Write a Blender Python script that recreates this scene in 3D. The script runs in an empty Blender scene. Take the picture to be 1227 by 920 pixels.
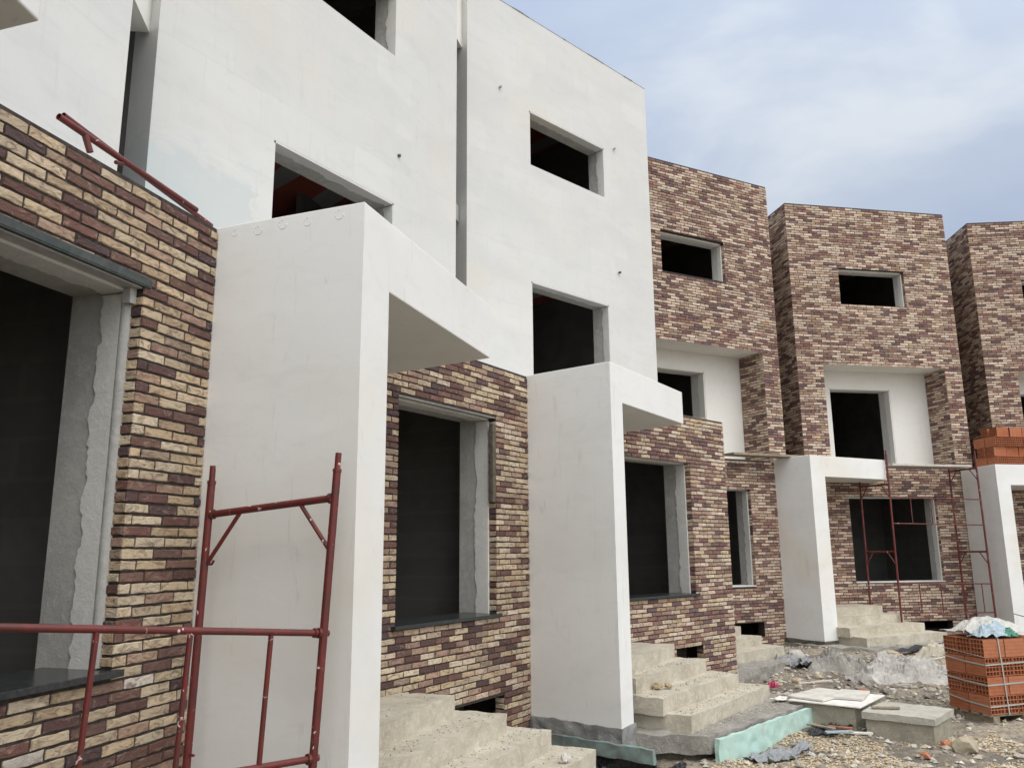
import bpy, bmesh, math, random
from mathutils import Vector, Matrix, noise
R = math.radians
rnd = random.Random(7)
ZC = 2.05                      # eye height: all z below are relative to the eye, ZC lifts them
scene = bpy.context.scene
col = scene.collection

# ------------------------------------------------------------------ materials
def new_mat(name):
    m = bpy.data.materials.new(name); m.use_nodes = True
    nt = m.node_tree
    b = nt.nodes['Principled BSDF']
    b.inputs['Specular IOR Level'].default_value = 0.25
    return m, nt, b
def N(nt, t, **kw):
    n = nt.nodes.new(t)
    for k, v in kw.items():
        if k in n.inputs: n.inputs[k].default_value = v
        else: setattr(n, k, v)
    return n
def coords(nt, scale=(1, 1, 1)):
    tc = N(nt, 'ShaderNodeTexCoord'); mp = N(nt, 'ShaderNodeMapping'); mp.inputs['Scale'].default_value = scale
    nt.links.new(tc.outputs['Object'], mp.inputs['Vector']); return mp.outputs['Vector']
def noise_tex(nt, vec, scale, detail=6, rough=.6, dist=0):
    n = N(nt, 'ShaderNodeTexNoise'); n.inputs['Scale'].default_value = scale; n.inputs['Detail'].default_value = detail
    n.inputs['Roughness'].default_value = rough; n.inputs['Distortion'].default_value = dist
    nt.links.new(vec, n.inputs['Vector']); return n.outputs['Fac']
def ramp(nt, fac, stops):
    r = N(nt, 'ShaderNodeValToRGB'); e = r.color_ramp.elements
    while len(e) < len(stops): e.new(.5)
    for s, (p, c) in zip(e, stops):
        s.position = p; s.color = (c, c, c, 1) if isinstance(c, (int, float)) else (*c, 1)
    nt.links.new(fac, r.inputs['Fac']); return r.outputs['Color']
def mix(nt, fac, a, b, mode='MIX'):
    m = N(nt, 'ShaderNodeMix', data_type='RGBA', blend_type=mode)
    for s, v in ((m.inputs[0], fac), (m.inputs[6], a), (m.inputs[7], b)):
        if isinstance(v, (int, float)): s.default_value = v
        elif isinstance(v, tuple): s.default_value = (*v, 1)
        else: nt.links.new(v, s)
    return m.outputs[2]
def bump(nt, b, h, strength=.4, dist=.01, prev=None):
    n = N(nt, 'ShaderNodeBump'); n.inputs['Strength'].default_value = strength; n.inputs['Distance'].default_value = dist
    nt.links.new(h, n.inputs['Height'])
    if prev is not None: nt.links.new(prev, n.inputs['Normal'])
    nt.links.new(n.outputs['Normal'], b.inputs['Normal']); return n.outputs['Normal']

def mat_plaster(name, base=(.63, .632, .618), grey=(.53, .535, .53), amount=1.0, rough=.85, stain=None, wdir=None):
    m, nt, b = new_mat(name); v = coords(nt); vs = coords(nt, (1, 1, 2.2)); vd = coords(nt, (2.5, 2.5, .5))
    big = noise_tex(nt, vs, .9, 5, .55, .6); mid = noise_tex(nt, vs, 3.2, 7, .65, .8); drip = noise_tex(nt, vd, 1.6, 5, .6, .4)
    c = mix(nt, ramp(nt, big, [(.38, 0.), (.68, .85 * amount)]), base, grey)
    c = mix(nt, ramp(nt, mid, [(.52, 0.), (.75, .5 * amount)]), c, tuple(g * .90 for g in grey))
    c = mix(nt, ramp(nt, drip, [(.55, 0.), (.8, .45 * amount)]), c, (.66, .65, .61))
    if wdir:                                             # faint panel and lift joints under the skim coat
        g2 = N(nt, 'ShaderNodeNewGeometry'); d2 = N(nt, 'ShaderNodeVectorMath', operation='DOT_PRODUCT'); nt.links.new(g2.outputs['Position'], d2.inputs[0]); d2.inputs[1].default_value = (*wdir, 0)
        s2 = N(nt, 'ShaderNodeSeparateXYZ'); nt.links.new(g2.outputs['Position'], s2.inputs[0])
        cxy = N(nt, 'ShaderNodeCombineXYZ')
        for src, dst in ((d2.outputs['Value'], 0), (s2.outputs['Z'], 1)):
            wob = N(nt, 'ShaderNodeMath', operation='MULTIPLY_ADD'); nt.links.new(mid, wob.inputs[0]); wob.inputs[1].default_value = .10; nt.links.new(src, wob.inputs[2]); nt.links.new(wob.outputs[0], cxy.inputs[dst])
        bt = N(nt, 'ShaderNodeTexBrick'); nt.links.new(cxy.outputs[0], bt.inputs['Vector'])
        for k_, v_ in (('Scale', 1.0), ('Mortar Size', .012), ('Mortar Smooth', 1.0), ('Brick Width', .62), ('Row Height', .42), ('Bias', 0.0)): bt.inputs[k_].default_value = v_
        for k_, v_ in (('Color1', 1.0), ('Color2', .93), ('Mortar', .90)): bt.inputs[k_].default_value = (v_, v_, v_ * .995, 1)
        c = mix(nt, ramp(nt, big, [(.30, .85), (.62, .30)]), c, mix(nt, 1.0, c, bt.outputs['Color'], 'MULTIPLY'))
    if stain:                                            # a damp skim-coat patch with its own ragged outline
        (px, py), (ux, uy), t_, z_ = stain
        ge = N(nt, 'ShaderNodeNewGeometry'); dv = N(nt, 'ShaderNodeVectorMath', operation='DOT_PRODUCT'); nt.links.new(ge.outputs['Position'], dv.inputs[0]); dv.inputs[1].default_value = (ux, uy, 0)
        sx = N(nt, 'ShaderNodeSeparateXYZ'); nt.links.new(ge.outputs['Position'], sx.inputs[0])
        ma = N(nt, 'ShaderNodeMath', operation='MULTIPLY_ADD'); nt.links.new(mid, ma.inputs[0]); ma.inputs[1].default_value = .9; nt.links.new(dv.outputs['Value'], ma.inputs[2])
        mb_ = N(nt, 'ShaderNodeMath', operation='MULTIPLY_ADD'); nt.links.new(mid, mb_.inputs[0]); mb_.inputs[1].default_value = 1.1; nt.links.new(sx.outputs['Z'], mb_.inputs[2])
        r1 = N(nt, 'ShaderNodeMapRange'); r1.inputs['From Min'].default_value = t_ + .45; r1.inputs['From Max'].default_value = t_ + .38; nt.links.new(ma.outputs[0], r1.inputs['Value'])
        r2 = N(nt, 'ShaderNodeMapRange'); r2.inputs['From Min'].default_value = z_ + .60; r2.inputs['From Max'].default_value = z_ + .45; nt.links.new(mb_.outputs[0], r2.inputs['Value'])
        mm = N(nt, 'ShaderNodeMath', operation='MULTIPLY'); nt.links.new(r1.outputs[0], mm.inputs[0]); nt.links.new(r2.outputs[0], mm.inputs[1])
        m3 = N(nt, 'ShaderNodeMath', operation='MULTIPLY'); nt.links.new(mm.outputs[0], m3.inputs[0]); m3.inputs[1].default_value = .75
        c = mix(nt, m3.outputs[0], c, (.50, .545, .55))
    fine = noise_tex(nt, v, 26, 6, .7)
    sp = noise_tex(nt, v, 60, 3, .5)
    sc_ = noise_tex(nt, coords(nt, (7, 7, .9)), 2.2, 6, .7, .8); wm = noise_tex(nt, v, .7, 4, .5, .3)
    c = mix(nt, ramp(nt, wm, [(.50, 0.), (.68, .50 * amount)]), c, (.66, .60, .49))
    c = mix(nt, ramp(nt, sc_, [(.60, 0.), (.72, .48 * amount)]), c, (.45, .44, .41))
    c = mix(nt, ramp(nt, sp, [(.72, 0.), (.80, .35)]), c, (.5, .48, .44))
    nt.links.new(c, b.inputs['Base Color']); b.inputs['Roughness'].default_value = rough
    p = bump(nt, b, mid, .06, .02); bump(nt, b, fine, .14, .003, p)
    return m
def mat_concrete(name, a=(.40, .385, .35), d=(.25, .24, .215), light=(.52, .50, .46), bs=.5):
    m, nt, b = new_mat(name); v = coords(nt)
    n1 = noise_tex(nt, v, 2.5, 8, .65, .5); n2 = noise_tex(nt, v, 16, 8, .7, .3); n3 = noise_tex(nt, v, 70, 4, .6)
    c = mix(nt, ramp(nt, n1, [(.35, 0.), (.7, 1.)]), a, d)
    c = mix(nt, ramp(nt, n2, [(.5, 0.), (.72, .8)]), c, light)
    c = mix(nt, ramp(nt, n3, [(.62, 0.), (.75, .6)]), c, tuple(x * .55 for x in d))
    nt.links.new(c, b.inputs['Base Color']); b.inputs['Roughness'].default_value = .9
    p = bump(nt, b, n2, bs, .02); bump(nt, b, n3, bs * .7, .006, p)
    return m
def mat_brick():
    m, nt, b = new_mat('brick_slip'); at = N(nt, 'ShaderNodeAttribute', attribute_name='Col')
    v = coords(nt); vz = coords(nt, (8, 8, 15)); 
    n1 = noise_tex(nt, vz, 1.6, 6, .65, 1.2); n2 = noise_tex(nt, v, 45, 5, .7, .4); n3 = noise_tex(nt, v, 9, 4, .6)
    c = mix(nt, ramp(nt, n1, [(.32, .75), (.52, 0.)]), at.outputs['Color'], (.12, .072, .056))
    c = mix(nt, ramp(nt, n1, [(.56, 0.), (.72, .40)]), c, (.56, .445, .32))
    c = mix(nt, ramp(nt, n2, [(.60, 0.), (.78, .45)]), c, (.16, .09, .06))
    c = mix(nt, ramp(nt, n3, [(.62, 0.), (.80, .35)]), c, (.62, .56, .48))
    nt.links.new(c, b.inputs['Base Color']); b.inputs['Roughness'].default_value = .88
    p = bump(nt, b, n1, 1.0, .020); bump(nt, b, n2, .5, .004, p)
    return m
def mat_attr(name, rough=.85, bs=.4, var=.35, sc=18):
    m, nt, b = new_mat(name); at = N(nt, 'ShaderNodeAttribute', attribute_name='Col'); v = coords(nt)
    n1 = noise_tex(nt, v, sc, 6, .7, .4)
    c = mix(nt, ramp(nt, n1, [(.35, var), (.6, 0.)]), at.outputs['Color'], (.12, .10, .08))
    nt.links.new(c, b.inputs['Base Color']); b.inputs['Roughness'].default_value = rough
    bump(nt, b, n1, bs, .01); return m
def mat_simple(name, c1, c2, sc=6, rough=.7, bs=.25, metal=0, spec=.3, lo=.4, hi=.65, dist=.01):
    m, nt, b = new_mat(name); v = coords(nt)
    n1 = noise_tex(nt, v, sc, 7, .65, .5)
    c = mix(nt, ramp(nt, n1, [(lo, 0.), (hi, 1.)]), c1, c2)
    nt.links.new(c, b.inputs['Base Color']); b.inputs['Roughness'].default_value = rough
    b.inputs['Metallic'].default_value = metal; b.inputs['Specular IOR Level'].default_value = spec
    if bs: bump(nt, b, n1, bs, dist)
    return m
def mat_red_paint():
    m, nt, b = new_mat('red_oxide_paint'); v = coords(nt)
    n1 = noise_tex(nt, v, 7, 7, .7, .6); n2 = noise_tex(nt, v, 24, 5, .6, 1.0); n3 = noise_tex(nt, v, 15, 6, .62, 1.2)
    c = mix(nt, ramp(nt, n1, [(.38, 0.), (.66, 1.)]), (.15, .020, .017), (.085, .020, .017))
    c = mix(nt, ramp(nt, n2, [(.54, 0.), (.66, .85)]), c, (.062, .030, .022))
    c = mix(nt, ramp(nt, n3, [(.64, 0.), (.665, 1.)]), c, (.62, .52, .48))
    nt.links.new(c, b.inputs['Base Color']); b.inputs['Roughness'].default_value = .45
    b.inputs['Specular IOR Level'].default_value = .45; bump(nt, b, n2, .3, .004); return m
def mat_ceiling():
    m, nt, b = new_mat('clay_block_ceiling'); v = coords(nt)
    w = N(nt, 'ShaderNodeTexWave', bands_direction='DIAGONAL'); w.inputs['Scale'].default_value = .55; w.inputs['Distortion'].default_value = 1.2
    nt.links.new(v, w.inputs['Vector'])
    c = mix(nt, ramp(nt, w.outputs['Fac'], [(.30, 0.), (.36, 1.)]), (.34, .33, .31), (.36, .09, .06))
    nt.links.new(c, b.inputs['Base Color']); b.inputs['Roughness'].default_value = .95; return m
def mat_ground():
    m, nt, b = new_mat('site_mud'); v = coords(nt)
    n1 = noise_tex(nt, v, .55, 8, .65, .6); n2 = noise_tex(nt, v, 2.6, 8, .7, .6); n3 = noise_tex(nt, v, 22, 6, .7); n4 = noise_tex(nt, v, 90, 3, .6)
    c = mix(nt, ramp(nt, n1, [(.38, 0.), (.52, 1.)]), (.43, .365, .275), (.175, .15, .122))
    c = mix(nt, ramp(nt, n2, [(.50, 0.), (.66, .85)]), c, (.48, .405, .295))
    c = mix(nt, ramp(nt, n3, [(.38, .75), (.54, 0.)]), c, (.14, .12, .10))
    c = mix(nt, ramp(nt, n4, [(.56, 0.), (.70, .75)]), c, (.46, .42, .35))
    nt.links.new(c, b.inputs['Base Color']); b.inputs['Roughness'].default_value = .95
    p = bump(nt, b, n3, .8, .04); bump(nt, b, n4, .6, .012, p); return m
def mat_hollow():
    m, nt, b = new_mat('orange_clay'); v = coords(nt); oi = N(nt, 'ShaderNodeObjectInfo')
    n1 = noise_tex(nt, v, 9, 6, .65, .5)
    w = N(nt, 'ShaderNodeTexWave', bands_direction='Z'); w.inputs['Scale'].default_value = 22; w.inputs['Distortion'].default_value = .6
    nt.links.new(v, w.inputs['Vector'])
    c = mix(nt, ramp(nt, n1, [(.35, 0.), (.7, 1.)]), (.40, .145, .070), (.29, .092, .046))
    c = mix(nt, oi.outputs['Random'], c, mix(nt, .5, c, (.46, .20, .11)))
    nt.links.new(c, b.inputs['Base Color']); b.inputs['Roughness'].default_value = .9
    bump(nt, b, w.outputs['Fac'], .25, .004); return m
def mat_film(name, c, trans=.35):
    m, nt, b = new_mat(name); v = coords(nt)
    n1 = noise_tex(nt, v, 14, 6, .7, 1.5)
    cc = mix(nt, ramp(nt, n1, [(.35, 0.), (.7, 1.)]), c, tuple(x * .7 for x in c))
    nt.links.new(cc, b.inputs['Base Color']); b.inputs['Roughness'].default_value = .32
    b.inputs['Specular IOR Level'].default_value = .5; bump(nt, b, n1, .8, .02); return m

M = dict(
    plaster=mat_plaster('white_plaster'),
    plaster2=mat_plaster('smooth_white_plaster', (.755, .755, .735), (.685, .685, .665), .8),
    plaster_in=mat_plaster('loggia_plaster', (.78, .77, .73), (.72, .71, .67), .6),
    mortar=mat_simple('dark_mortar', (.036, .028, .024), (.075, .062, .054), 20, .95, .4),
    brick=mat_brick(),
    conc=mat_concrete('grey_concrete', (.44, .435, .41), (.33, .328, .31), (.53, .525, .50), .35),
    render=mat_concrete('pale_render', (.66, .655, .62), (.58, .575, .55), (.74, .73, .70), .35),
    wet=mat_concrete('wet_grey_render', (.27, .27, .265), (.20, .20, .195), (.36, .36, .35), .5),
    step=mat_concrete('cream_concrete', (.54, .495, .405), (.37, .33, .255), (.63, .595, .51), .6),
    rough=mat_concrete('rough_concrete', (.34, .32, .285), (.20, .19, .17), (.46, .44, .40), 1.0),
    dark_rough=mat_concrete('dirty_footing', (.14, .125, .10), (.07, .062, .05), (.26, .235, .19), 1.2),
    granite=mat_simple('dark_granite', (.022, .025, .027), (.045, .048, .05), 40, .22, .05, spec=.5),
    metal=mat_simple('grey_steel_lintel', (.045, .055, .053), (.08, .09, .088), 9, .6, .2),
    room=None,
    ceil=mat_ceiling(),
    red=mat_red_paint(),
    ground=mat_ground(),
    stone=mat_attr('rubble'),
    foam=mat_simple('mint_foam', (.43, .60, .54), (.36, .38, .33), 5, .8, .5, lo=.54, hi=.78),
    foam_dirty=mat_simple('dirty_mint_foam', (.22, .31, .29), (.15, .16, .15), 4, .85, .5),
    membrane=None,
    wood=mat_simple('weathered_board', (.33, .275, .20), (.20, .165, .12), 12, .85, .4),
    old_wood=mat_simple('old_grey_wood', (.13, .11, .085), (.07, .058, .045), 14, .9, .5),
    board=mat_simple('pale_board', (.60, .58, .53), (.47, .44, .39), 5, .8, .3),
    hollow=mat_hollow(),
    strap=mat_simple('pale_strap', (.40, .41, .37), (.31, .32, .29), 8, .4, .05),
    white_film=mat_film('white_film', (.56, .545, .505)),
    blue_film=mat_film('pale_blue_film', (.40, .50, .555)),
    green_film=mat_film('green_film', (.05, .23, .14)),
    black_film=mat_film('black_film', (.018, .02, .026)),
    grey_film=mat_film('grey_film', (.30, .31, .325)),
    pink=mat_film('pink_film', (.75, .12, .25)),
    wire=mat_simple('dark_cable', (.03, .03, .03), (.05, .05, .05), 8, .6, 0),
    paper=mat_simple('white_scrap', (.72, .70, .66), (.60, .57, .52), 6, .8, .2),
)
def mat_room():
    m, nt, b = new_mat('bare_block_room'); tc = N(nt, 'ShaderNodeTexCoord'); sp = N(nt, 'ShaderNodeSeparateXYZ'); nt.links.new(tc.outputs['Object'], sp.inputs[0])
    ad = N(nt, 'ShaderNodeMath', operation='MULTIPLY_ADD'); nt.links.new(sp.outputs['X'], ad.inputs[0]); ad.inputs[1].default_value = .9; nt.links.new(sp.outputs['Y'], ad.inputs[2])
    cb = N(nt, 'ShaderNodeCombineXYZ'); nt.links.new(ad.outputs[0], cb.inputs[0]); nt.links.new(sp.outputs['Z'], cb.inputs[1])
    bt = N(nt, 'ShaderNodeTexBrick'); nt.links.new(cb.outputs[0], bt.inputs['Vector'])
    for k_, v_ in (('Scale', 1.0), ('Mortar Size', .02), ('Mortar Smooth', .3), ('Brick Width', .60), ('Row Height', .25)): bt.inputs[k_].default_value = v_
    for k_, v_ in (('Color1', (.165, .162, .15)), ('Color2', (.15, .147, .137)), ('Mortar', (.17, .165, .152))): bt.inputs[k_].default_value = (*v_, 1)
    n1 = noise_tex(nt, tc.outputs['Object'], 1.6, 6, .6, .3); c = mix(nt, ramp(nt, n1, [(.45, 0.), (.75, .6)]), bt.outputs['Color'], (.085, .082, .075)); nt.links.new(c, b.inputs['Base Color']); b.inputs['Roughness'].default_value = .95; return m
M['room'] = mat_room()
def mat_membrane():
    m, nt, b = new_mat('dimpled_black_membrane'); v = coords(nt)
    vo = N(nt, 'ShaderNodeTexVoronoi', feature='F1'); vo.inputs['Scale'].default_value = 28; nt.links.new(v, vo.inputs['Vector'])
    n1 = noise_tex(nt, v, 3, 6, .6, .5)
    c = mix(nt, ramp(nt, n1, [(.45, 0.), (.7, 1.)]), (.018, .02, .026), (.075, .072, .065))
    nt.links.new(c, b.inputs['Base Color']); b.inputs['Roughness'].default_value = .42
    bump(nt, b, vo.outputs['Distance'], .8, .02); return m
M['membrane'] = mat_membrane()

# ------------------------------------------------------------------ mesh builder
class MB:
    def __init__(s): s.v = []; s.f = []; s.c = []; s.mi = []
    def face(s, pts, c=None, mi=0):
        i = len(s.v); s.v += [tuple(p) for p in pts]; s.f.append(tuple(range(i, i + len(pts)))); s.c.append(c); s.mi.append(mi)
    def add(s, verts, faces, c=None, mi=0):
        i = len(s.v); s.v += [tuple(p) for p in verts]
        for f in faces: s.f.append(tuple(i + k for k in f)); s.c.append(c); s.mi.append(mi)
    def prism(s, poly, z0, z1, c=None, bottom=True, top=True, mi=0, skip=()):
        """poly: list of (x,y) counter-clockwise seen from above"""
        n = len(poly)
        a = sum(poly[i][0] * poly[(i + 1) % n][1] - poly[(i + 1) % n][0] * poly[i][1] for i in range(n))
        if a < 0: poly = poly[::-1]
        vs = [(x, y, z0) for x, y in poly] + [(x, y, z1) for x, y in poly]
        fs = [(i, (i + 1) % n, n + (i + 1) % n, n + i) for i in range(n) if i not in skip]
        if top: fs.append(tuple(range(n, 2 * n)))
        if bottom: fs.append(tuple(range(n - 1, -1, -1)))
        s.add(vs, fs, c, mi)
    def tube(s, a, b, r, seg=12, c=None, cap=True, hollow=False):
        a = Vector(a); b = Vector(b); d = (b - a).normalized()
        u = d.orthogonal().normalized(); w = d.cross(u)
        vs = []
        for p in (a, b):
            for k in range(seg):
                t = 2 * math.pi * k / seg; vs.append(p + (u * math.cos(t) + w * math.sin(t)) * r)
        fs = [(k, (k + 1) % seg, seg + (k + 1) % seg, seg + k) for k in range(seg)]
        if hollow:                                   # open pipe with a real bore
            ri = r * .82
            for p in (a, b):
                for k in range(seg):
                    t = 2 * math.pi * k / seg; vs.append(p + (u * math.cos(t) + w * math.sin(t)) * ri)
            for k in range(seg):
                k2 = (k + 1) % seg
                fs += [(2 * seg + k2, 2 * seg + k, 3 * seg + k, 3 * seg + k2), (k2, k, 2 * seg + k, 2 * seg + k2), (seg + k, seg + k2, 3 * seg + k2, 3 * seg + k)]
        elif cap: fs += [tuple(range(seg - 1, -1, -1)), tuple(range(seg, 2 * seg))]
        s.add(vs, fs, c)
    def path(s, pts, r, seg=8):
        for a, b in zip(pts, pts[1:]): s.tube(a, b, r, seg)
    def build(s, name, mats, parent=None, origin=None, weld=False, bevel=0, smooth=False):
        if not isinstance(mats, (list, tuple)): mats = [mats]
        o0 = Vector(origin) if origin is not None else (Vector(parent['o']) if parent is not None else Vector((0, 0, 0)))
        me = bpy.data.meshes.new(name)
        sh = Vector((o0[0], o0[1], o0[2] - ZC))
        me.from_pydata([tuple(Vector(p) - sh) for p in s.v], [], s.f)
        for m in mats: me.materials.append(m)
        if len(mats) > 1:
            me.polygons.foreach_set('material_index', s.mi)
        if any(c is not None for c in s.c):
            ca = me.color_attributes.new('Col', 'FLOAT_COLOR', 'CORNER'); d = []
            for f, c in zip(s.f, s.c):
                c = c or (.5, .5, .5)
                for _ in f: d += [c[0], c[1], c[2], 1.0]
            ca.data.foreach_set('color', d)
        if weld:
            bm = bmesh.new(); bm.from_mesh(me); bmesh.ops.remove_doubles(bm, verts=bm.verts, dist=.0005)
            bmesh.ops.recalc_face_normals(bm, faces=bm.faces); bm.to_mesh(me); bm.free()
        if smooth:
            for p in me.polygons: p.use_smooth = True
        ob = bpy.data.objects.new(name, me); col.objects.link(ob)
        if parent is not None: ob.parent = parent
        else: ob.location = o0
        if bevel:
            bv = ob.modifiers.new('Bevel', 'BEVEL'); bv.width = bevel; bv.segments = 2; bv.limit_method = 'ANGLE'; bv.angle_limit = R(40)
        return ob

def tag(o, label=None, cat=None, group=None, kind=None):
    if label: o['label'] = label
    if cat: o['category'] = cat
    if group: o['group'] = group
    if kind: o['kind'] = kind
    return o
def thing(name, x, y, z, label, cat, group=None):
    o = bpy.data.objects.new(name, None); col.objects.link(o); o.location = (x, y, z + ZC); o.empty_display_size = .2
    o['o'] = (x, y, z + ZC)
    return tag(o, label, cat, group)
tag_cleanup = []

class Fr:
    """wall frame: t runs right along the wall, i runs into the building"""
    def __init__(s, x, y, az):
        a = R(az); s.o = (x, y); s.u = (math.cos(a), math.sin(a)); s.n = (-s.u[1], s.u[0])
    def xy(s, t, i): return (s.o[0] + s.u[0] * t + s.n[0] * i, s.o[1] + s.u[1] * t + s.n[1] * i)
    def p(s, t, i, z): x, y = s.xy(t, i); return (x, y, z)
    def tz(s, x, y): dx, dy = x - s.o[0], y - s.o[1]; return (dx * s.u[0] + dy * s.u[1], dx * s.n[0] + dy * s.n[1])
    def box(s, mb, t0, t1, i0, i1, z0, z1, c=None, mi=0): mb.prism([s.xy(t0, i0), s.xy(t1, i0), s.xy(t1, i1), s.xy(t0, i1)], z0, z1, c, mi=mi)

def wall(mb, fr, t0, t1, z0, z1, i0, i1, ops=()):
    """wall slab with real rectangular openings (front i0, back i1)"""
    ts = sorted({t0, t1, *[max(t0, min(t1, o[k])) for o in ops for k in (0, 1)]})
    zs = sorted({z0, z1, *[max(z0, min(z1, o[k])) for o in ops for k in (2, 3)]})
    solid = lambda a, b: not any(o[0] - 1e-6 < (ts[a] + ts[a + 1]) / 2 < o[1] + 1e-6 and o[2] < (zs[b] + zs[b + 1]) / 2 < o[3] for o in ops)
    nt_, nz = len(ts) - 1, len(zs) - 1
    S = [[solid(a, b) for b in range(nz)] for a in range(nt_)]
    g = lambda a, b: 0 <= a < nt_ and 0 <= b < nz and S[a][b]
    P = fr.p
    for a in range(nt_):
        for b in range(nz):
            if not S[a][b]: continue
            A, B, C, D = ts[a], ts[a + 1], zs[b], zs[b + 1]
            mb.face([P(A, i0, C), P(B, i0, C), P(B, i0, D), P(A, i0, D)]); mb.face([P(B, i1, C), P(A, i1, C), P(A, i1, D), P(B, i1, D)])
            if not g(a - 1, b): mb.face([P(A, i1, C), P(A, i0, C), P(A, i0, D), P(A, i1, D)])
            if not g(a + 1, b): mb.face([P(B, i0, C), P(B, i1, C), P(B, i1, D), P(B, i0, D)])
            if not g(a, b - 1): mb.face([P(A, i1, C), P(B, i1, C), P(B, i0, C), P(A, i0, C)])
            if not g(a, b + 1): mb.face([P(A, i0, D), P(B, i0, D), P(B, i1, D), P(A, i1, D)])

# ------------------------------------------------------------------ bricks
TAN = [(.50, .385, .255), (.53, .425, .295), (.455, .34, .225), (.56, .465, .34), (.47, .375, .265)]
PINK = [(.35, .235, .17), (.30, .195, .15), (.39, .275, .20), (.33, .25, .185)]
MAR = [(.13, .068, .060), (.105, .060, .058), (.165, .085, .070), (.090, .058, .060), (.15, .088, .076), (.165, .095, .075)]
WHT = [(.54, .48, .40), (.58, .52, .45)]
CRM = [(.55, .425, .33), (.50, .385, .30), (.58, .465, .37), (.47, .35, .275), (.53, .435, .34)]
CH, BL, BHT = .0587, .2225, .0462
def pick(r, x, z, seed, pale=0.0, low=None):
    n = noise.noise((x * .9 + z * .35, z * 2.6, seed * 3.1)) * (.10 if pale < .2 else .18) + noise.noise((x * 3.1, z * 7.0, seed + 11.3)) * (.10 if pale < .2 else .20)
    q = r.random() + n
    if low is not None and z < low and r.random() < .10: c = r.choice(WHT)
    elif q < .275 + pale * .12: c = r.choice(MAR)
    elif q < .42 + pale * .40: c = r.choice(PINK)
    else: c = r.choice(TAN) if r.random() > pale * 2 else r.choice(CRM)
    if pale > .2 and c in MAR: c = tuple(v * 1.30 + .01 for v in c)
    k = r.uniform(.84, 1.14) * 1.07
    return tuple(min(.8, v * k * (1 + .22 * pale)) for v in c)
def brick(mb, P, a, b, z, h, r, c, rich, depth=.010):
    """one brick slip: P(s,d,z) maps along-wall s, depth d (0 = face)"""
    j = .0022 if rich else .0018
    if rich:
        m = max(2, int((b - a) / .035)); base = []
        for k in range(m + 1): base.append((a + (b - a) * k / m, z))
        base.append((b, z + h * .5))
        for k in range(m, -1, -1): base.append((a + (b - a) * k / m, z + h))
        base.append((a, z + h * .5))
    else:
        base = [(a, z), ((a + b) / 2, z), (b, z), (b, z + h), ((a + b) / 2, z + h), (a, z + h)]
    cx_, cz_ = (a + b) / 2, z + h / 2
    ang = r.gauss(0, .006); pr = r.uniform(-.002, .0025); tl = r.gauss(0, .010)
    outer, inner = [], []
    for x, y in base:
        x2 = x + r.uniform(-j, j); y2 = y + r.uniform(-j, j) + (x - cx_) * ang
        x2 = max(a - .001, min(b + .001, x2))
        outer.append((x2, y2))
        inset = r.uniform(.0025, .006)
        sx = 1 if x < cx_ - 1e-6 else -1; sy = 1 if y < cz_ - 1e-6 else -1
        ex = abs(x - a) < 1e-6 or abs(x - b) < 1e-6; ey = abs(y - z) < 1e-6 or abs(y - z - h) < 1e-6
        inner.append((x2 + (sx * inset if ex else 0), y2 + (sy * inset if ey else 0)))
    n = len(base)
    vs = [P(x, depth, y) for x, y in outer] + [P(x, .003 + pr, y) for x, y in outer] + [P(x, -pr + (y - cz_) * tl, y) for x, y in inner]
    fs = []
    for k in range(n):
        k2 = (k + 1) % n
        fs += [(k, k2, n + k2, n + k), (n + k, n + k2, 2 * n + k2, 2 * n + k)]
    fs.append(tuple(range(2 * n, 3 * n)))
    mb.add(vs, fs, c)
def brick_field(mb, P, s0, s1, z0, z1, ops=(), seed=1, rich=False, pale=0.0, low=None, bond=0, skip=None):
    r = random.Random(seed); k0 = 0; z = z0
    while z + BHT < z1 + .02:
        zc = z + BHT / 2; iv = [(s0, s1)]
        for o in ops:
            if o[2] - .026 < zc < o[3] + .005:
                nv = []
                for a, b in iv:
                    if o[0] > a: nv.append((a, min(b, o[0])))
                    if o[1] < b: nv.append((max(a, o[1]), b))
                iv = [(a, b) for a, b in nv if b - a > .02]
        off = ((k0 + bond) % 2) * .5 * BL + r.uniform(-.02, .02)
        for a, b in iv:
            cuts = []; x = s0 + off - 2 * BL
            while x < b: cuts.append(x); x += BL + r.uniform(-.006, .006)
            cuts = [a - .0063] + [c for c in cuts if a + .05 < c < b - .05] + [b + .0063]
            for c0, c1 in zip(cuts, cuts[1:]):
                lo, hi = c0 + .0066, c1 - .0066
                if not (skip and skip(lo, hi, z, r)):
                    brick(mb, P, lo, hi, z + r.uniform(-.0015, .0015), BHT + r.uniform(-.003, .002), r, pick(r, (lo + hi) / 2, z, seed, pale, low), rich)
        z += CH; k0 += 1
def returns(mb, fr, t, facing, d0, d1, z0, z1, seed, rich=False, pale=0.0):
    """brick returns on a jamb or end: facing +1 looks to +t, -1 looks to -t"""
    P = (lambda s, d, z: fr.p(t - d * facing, s, z))
    brick_field(mb, P, d0 + .012, d1, z0, z1, (), seed, rich, pale)

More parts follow.
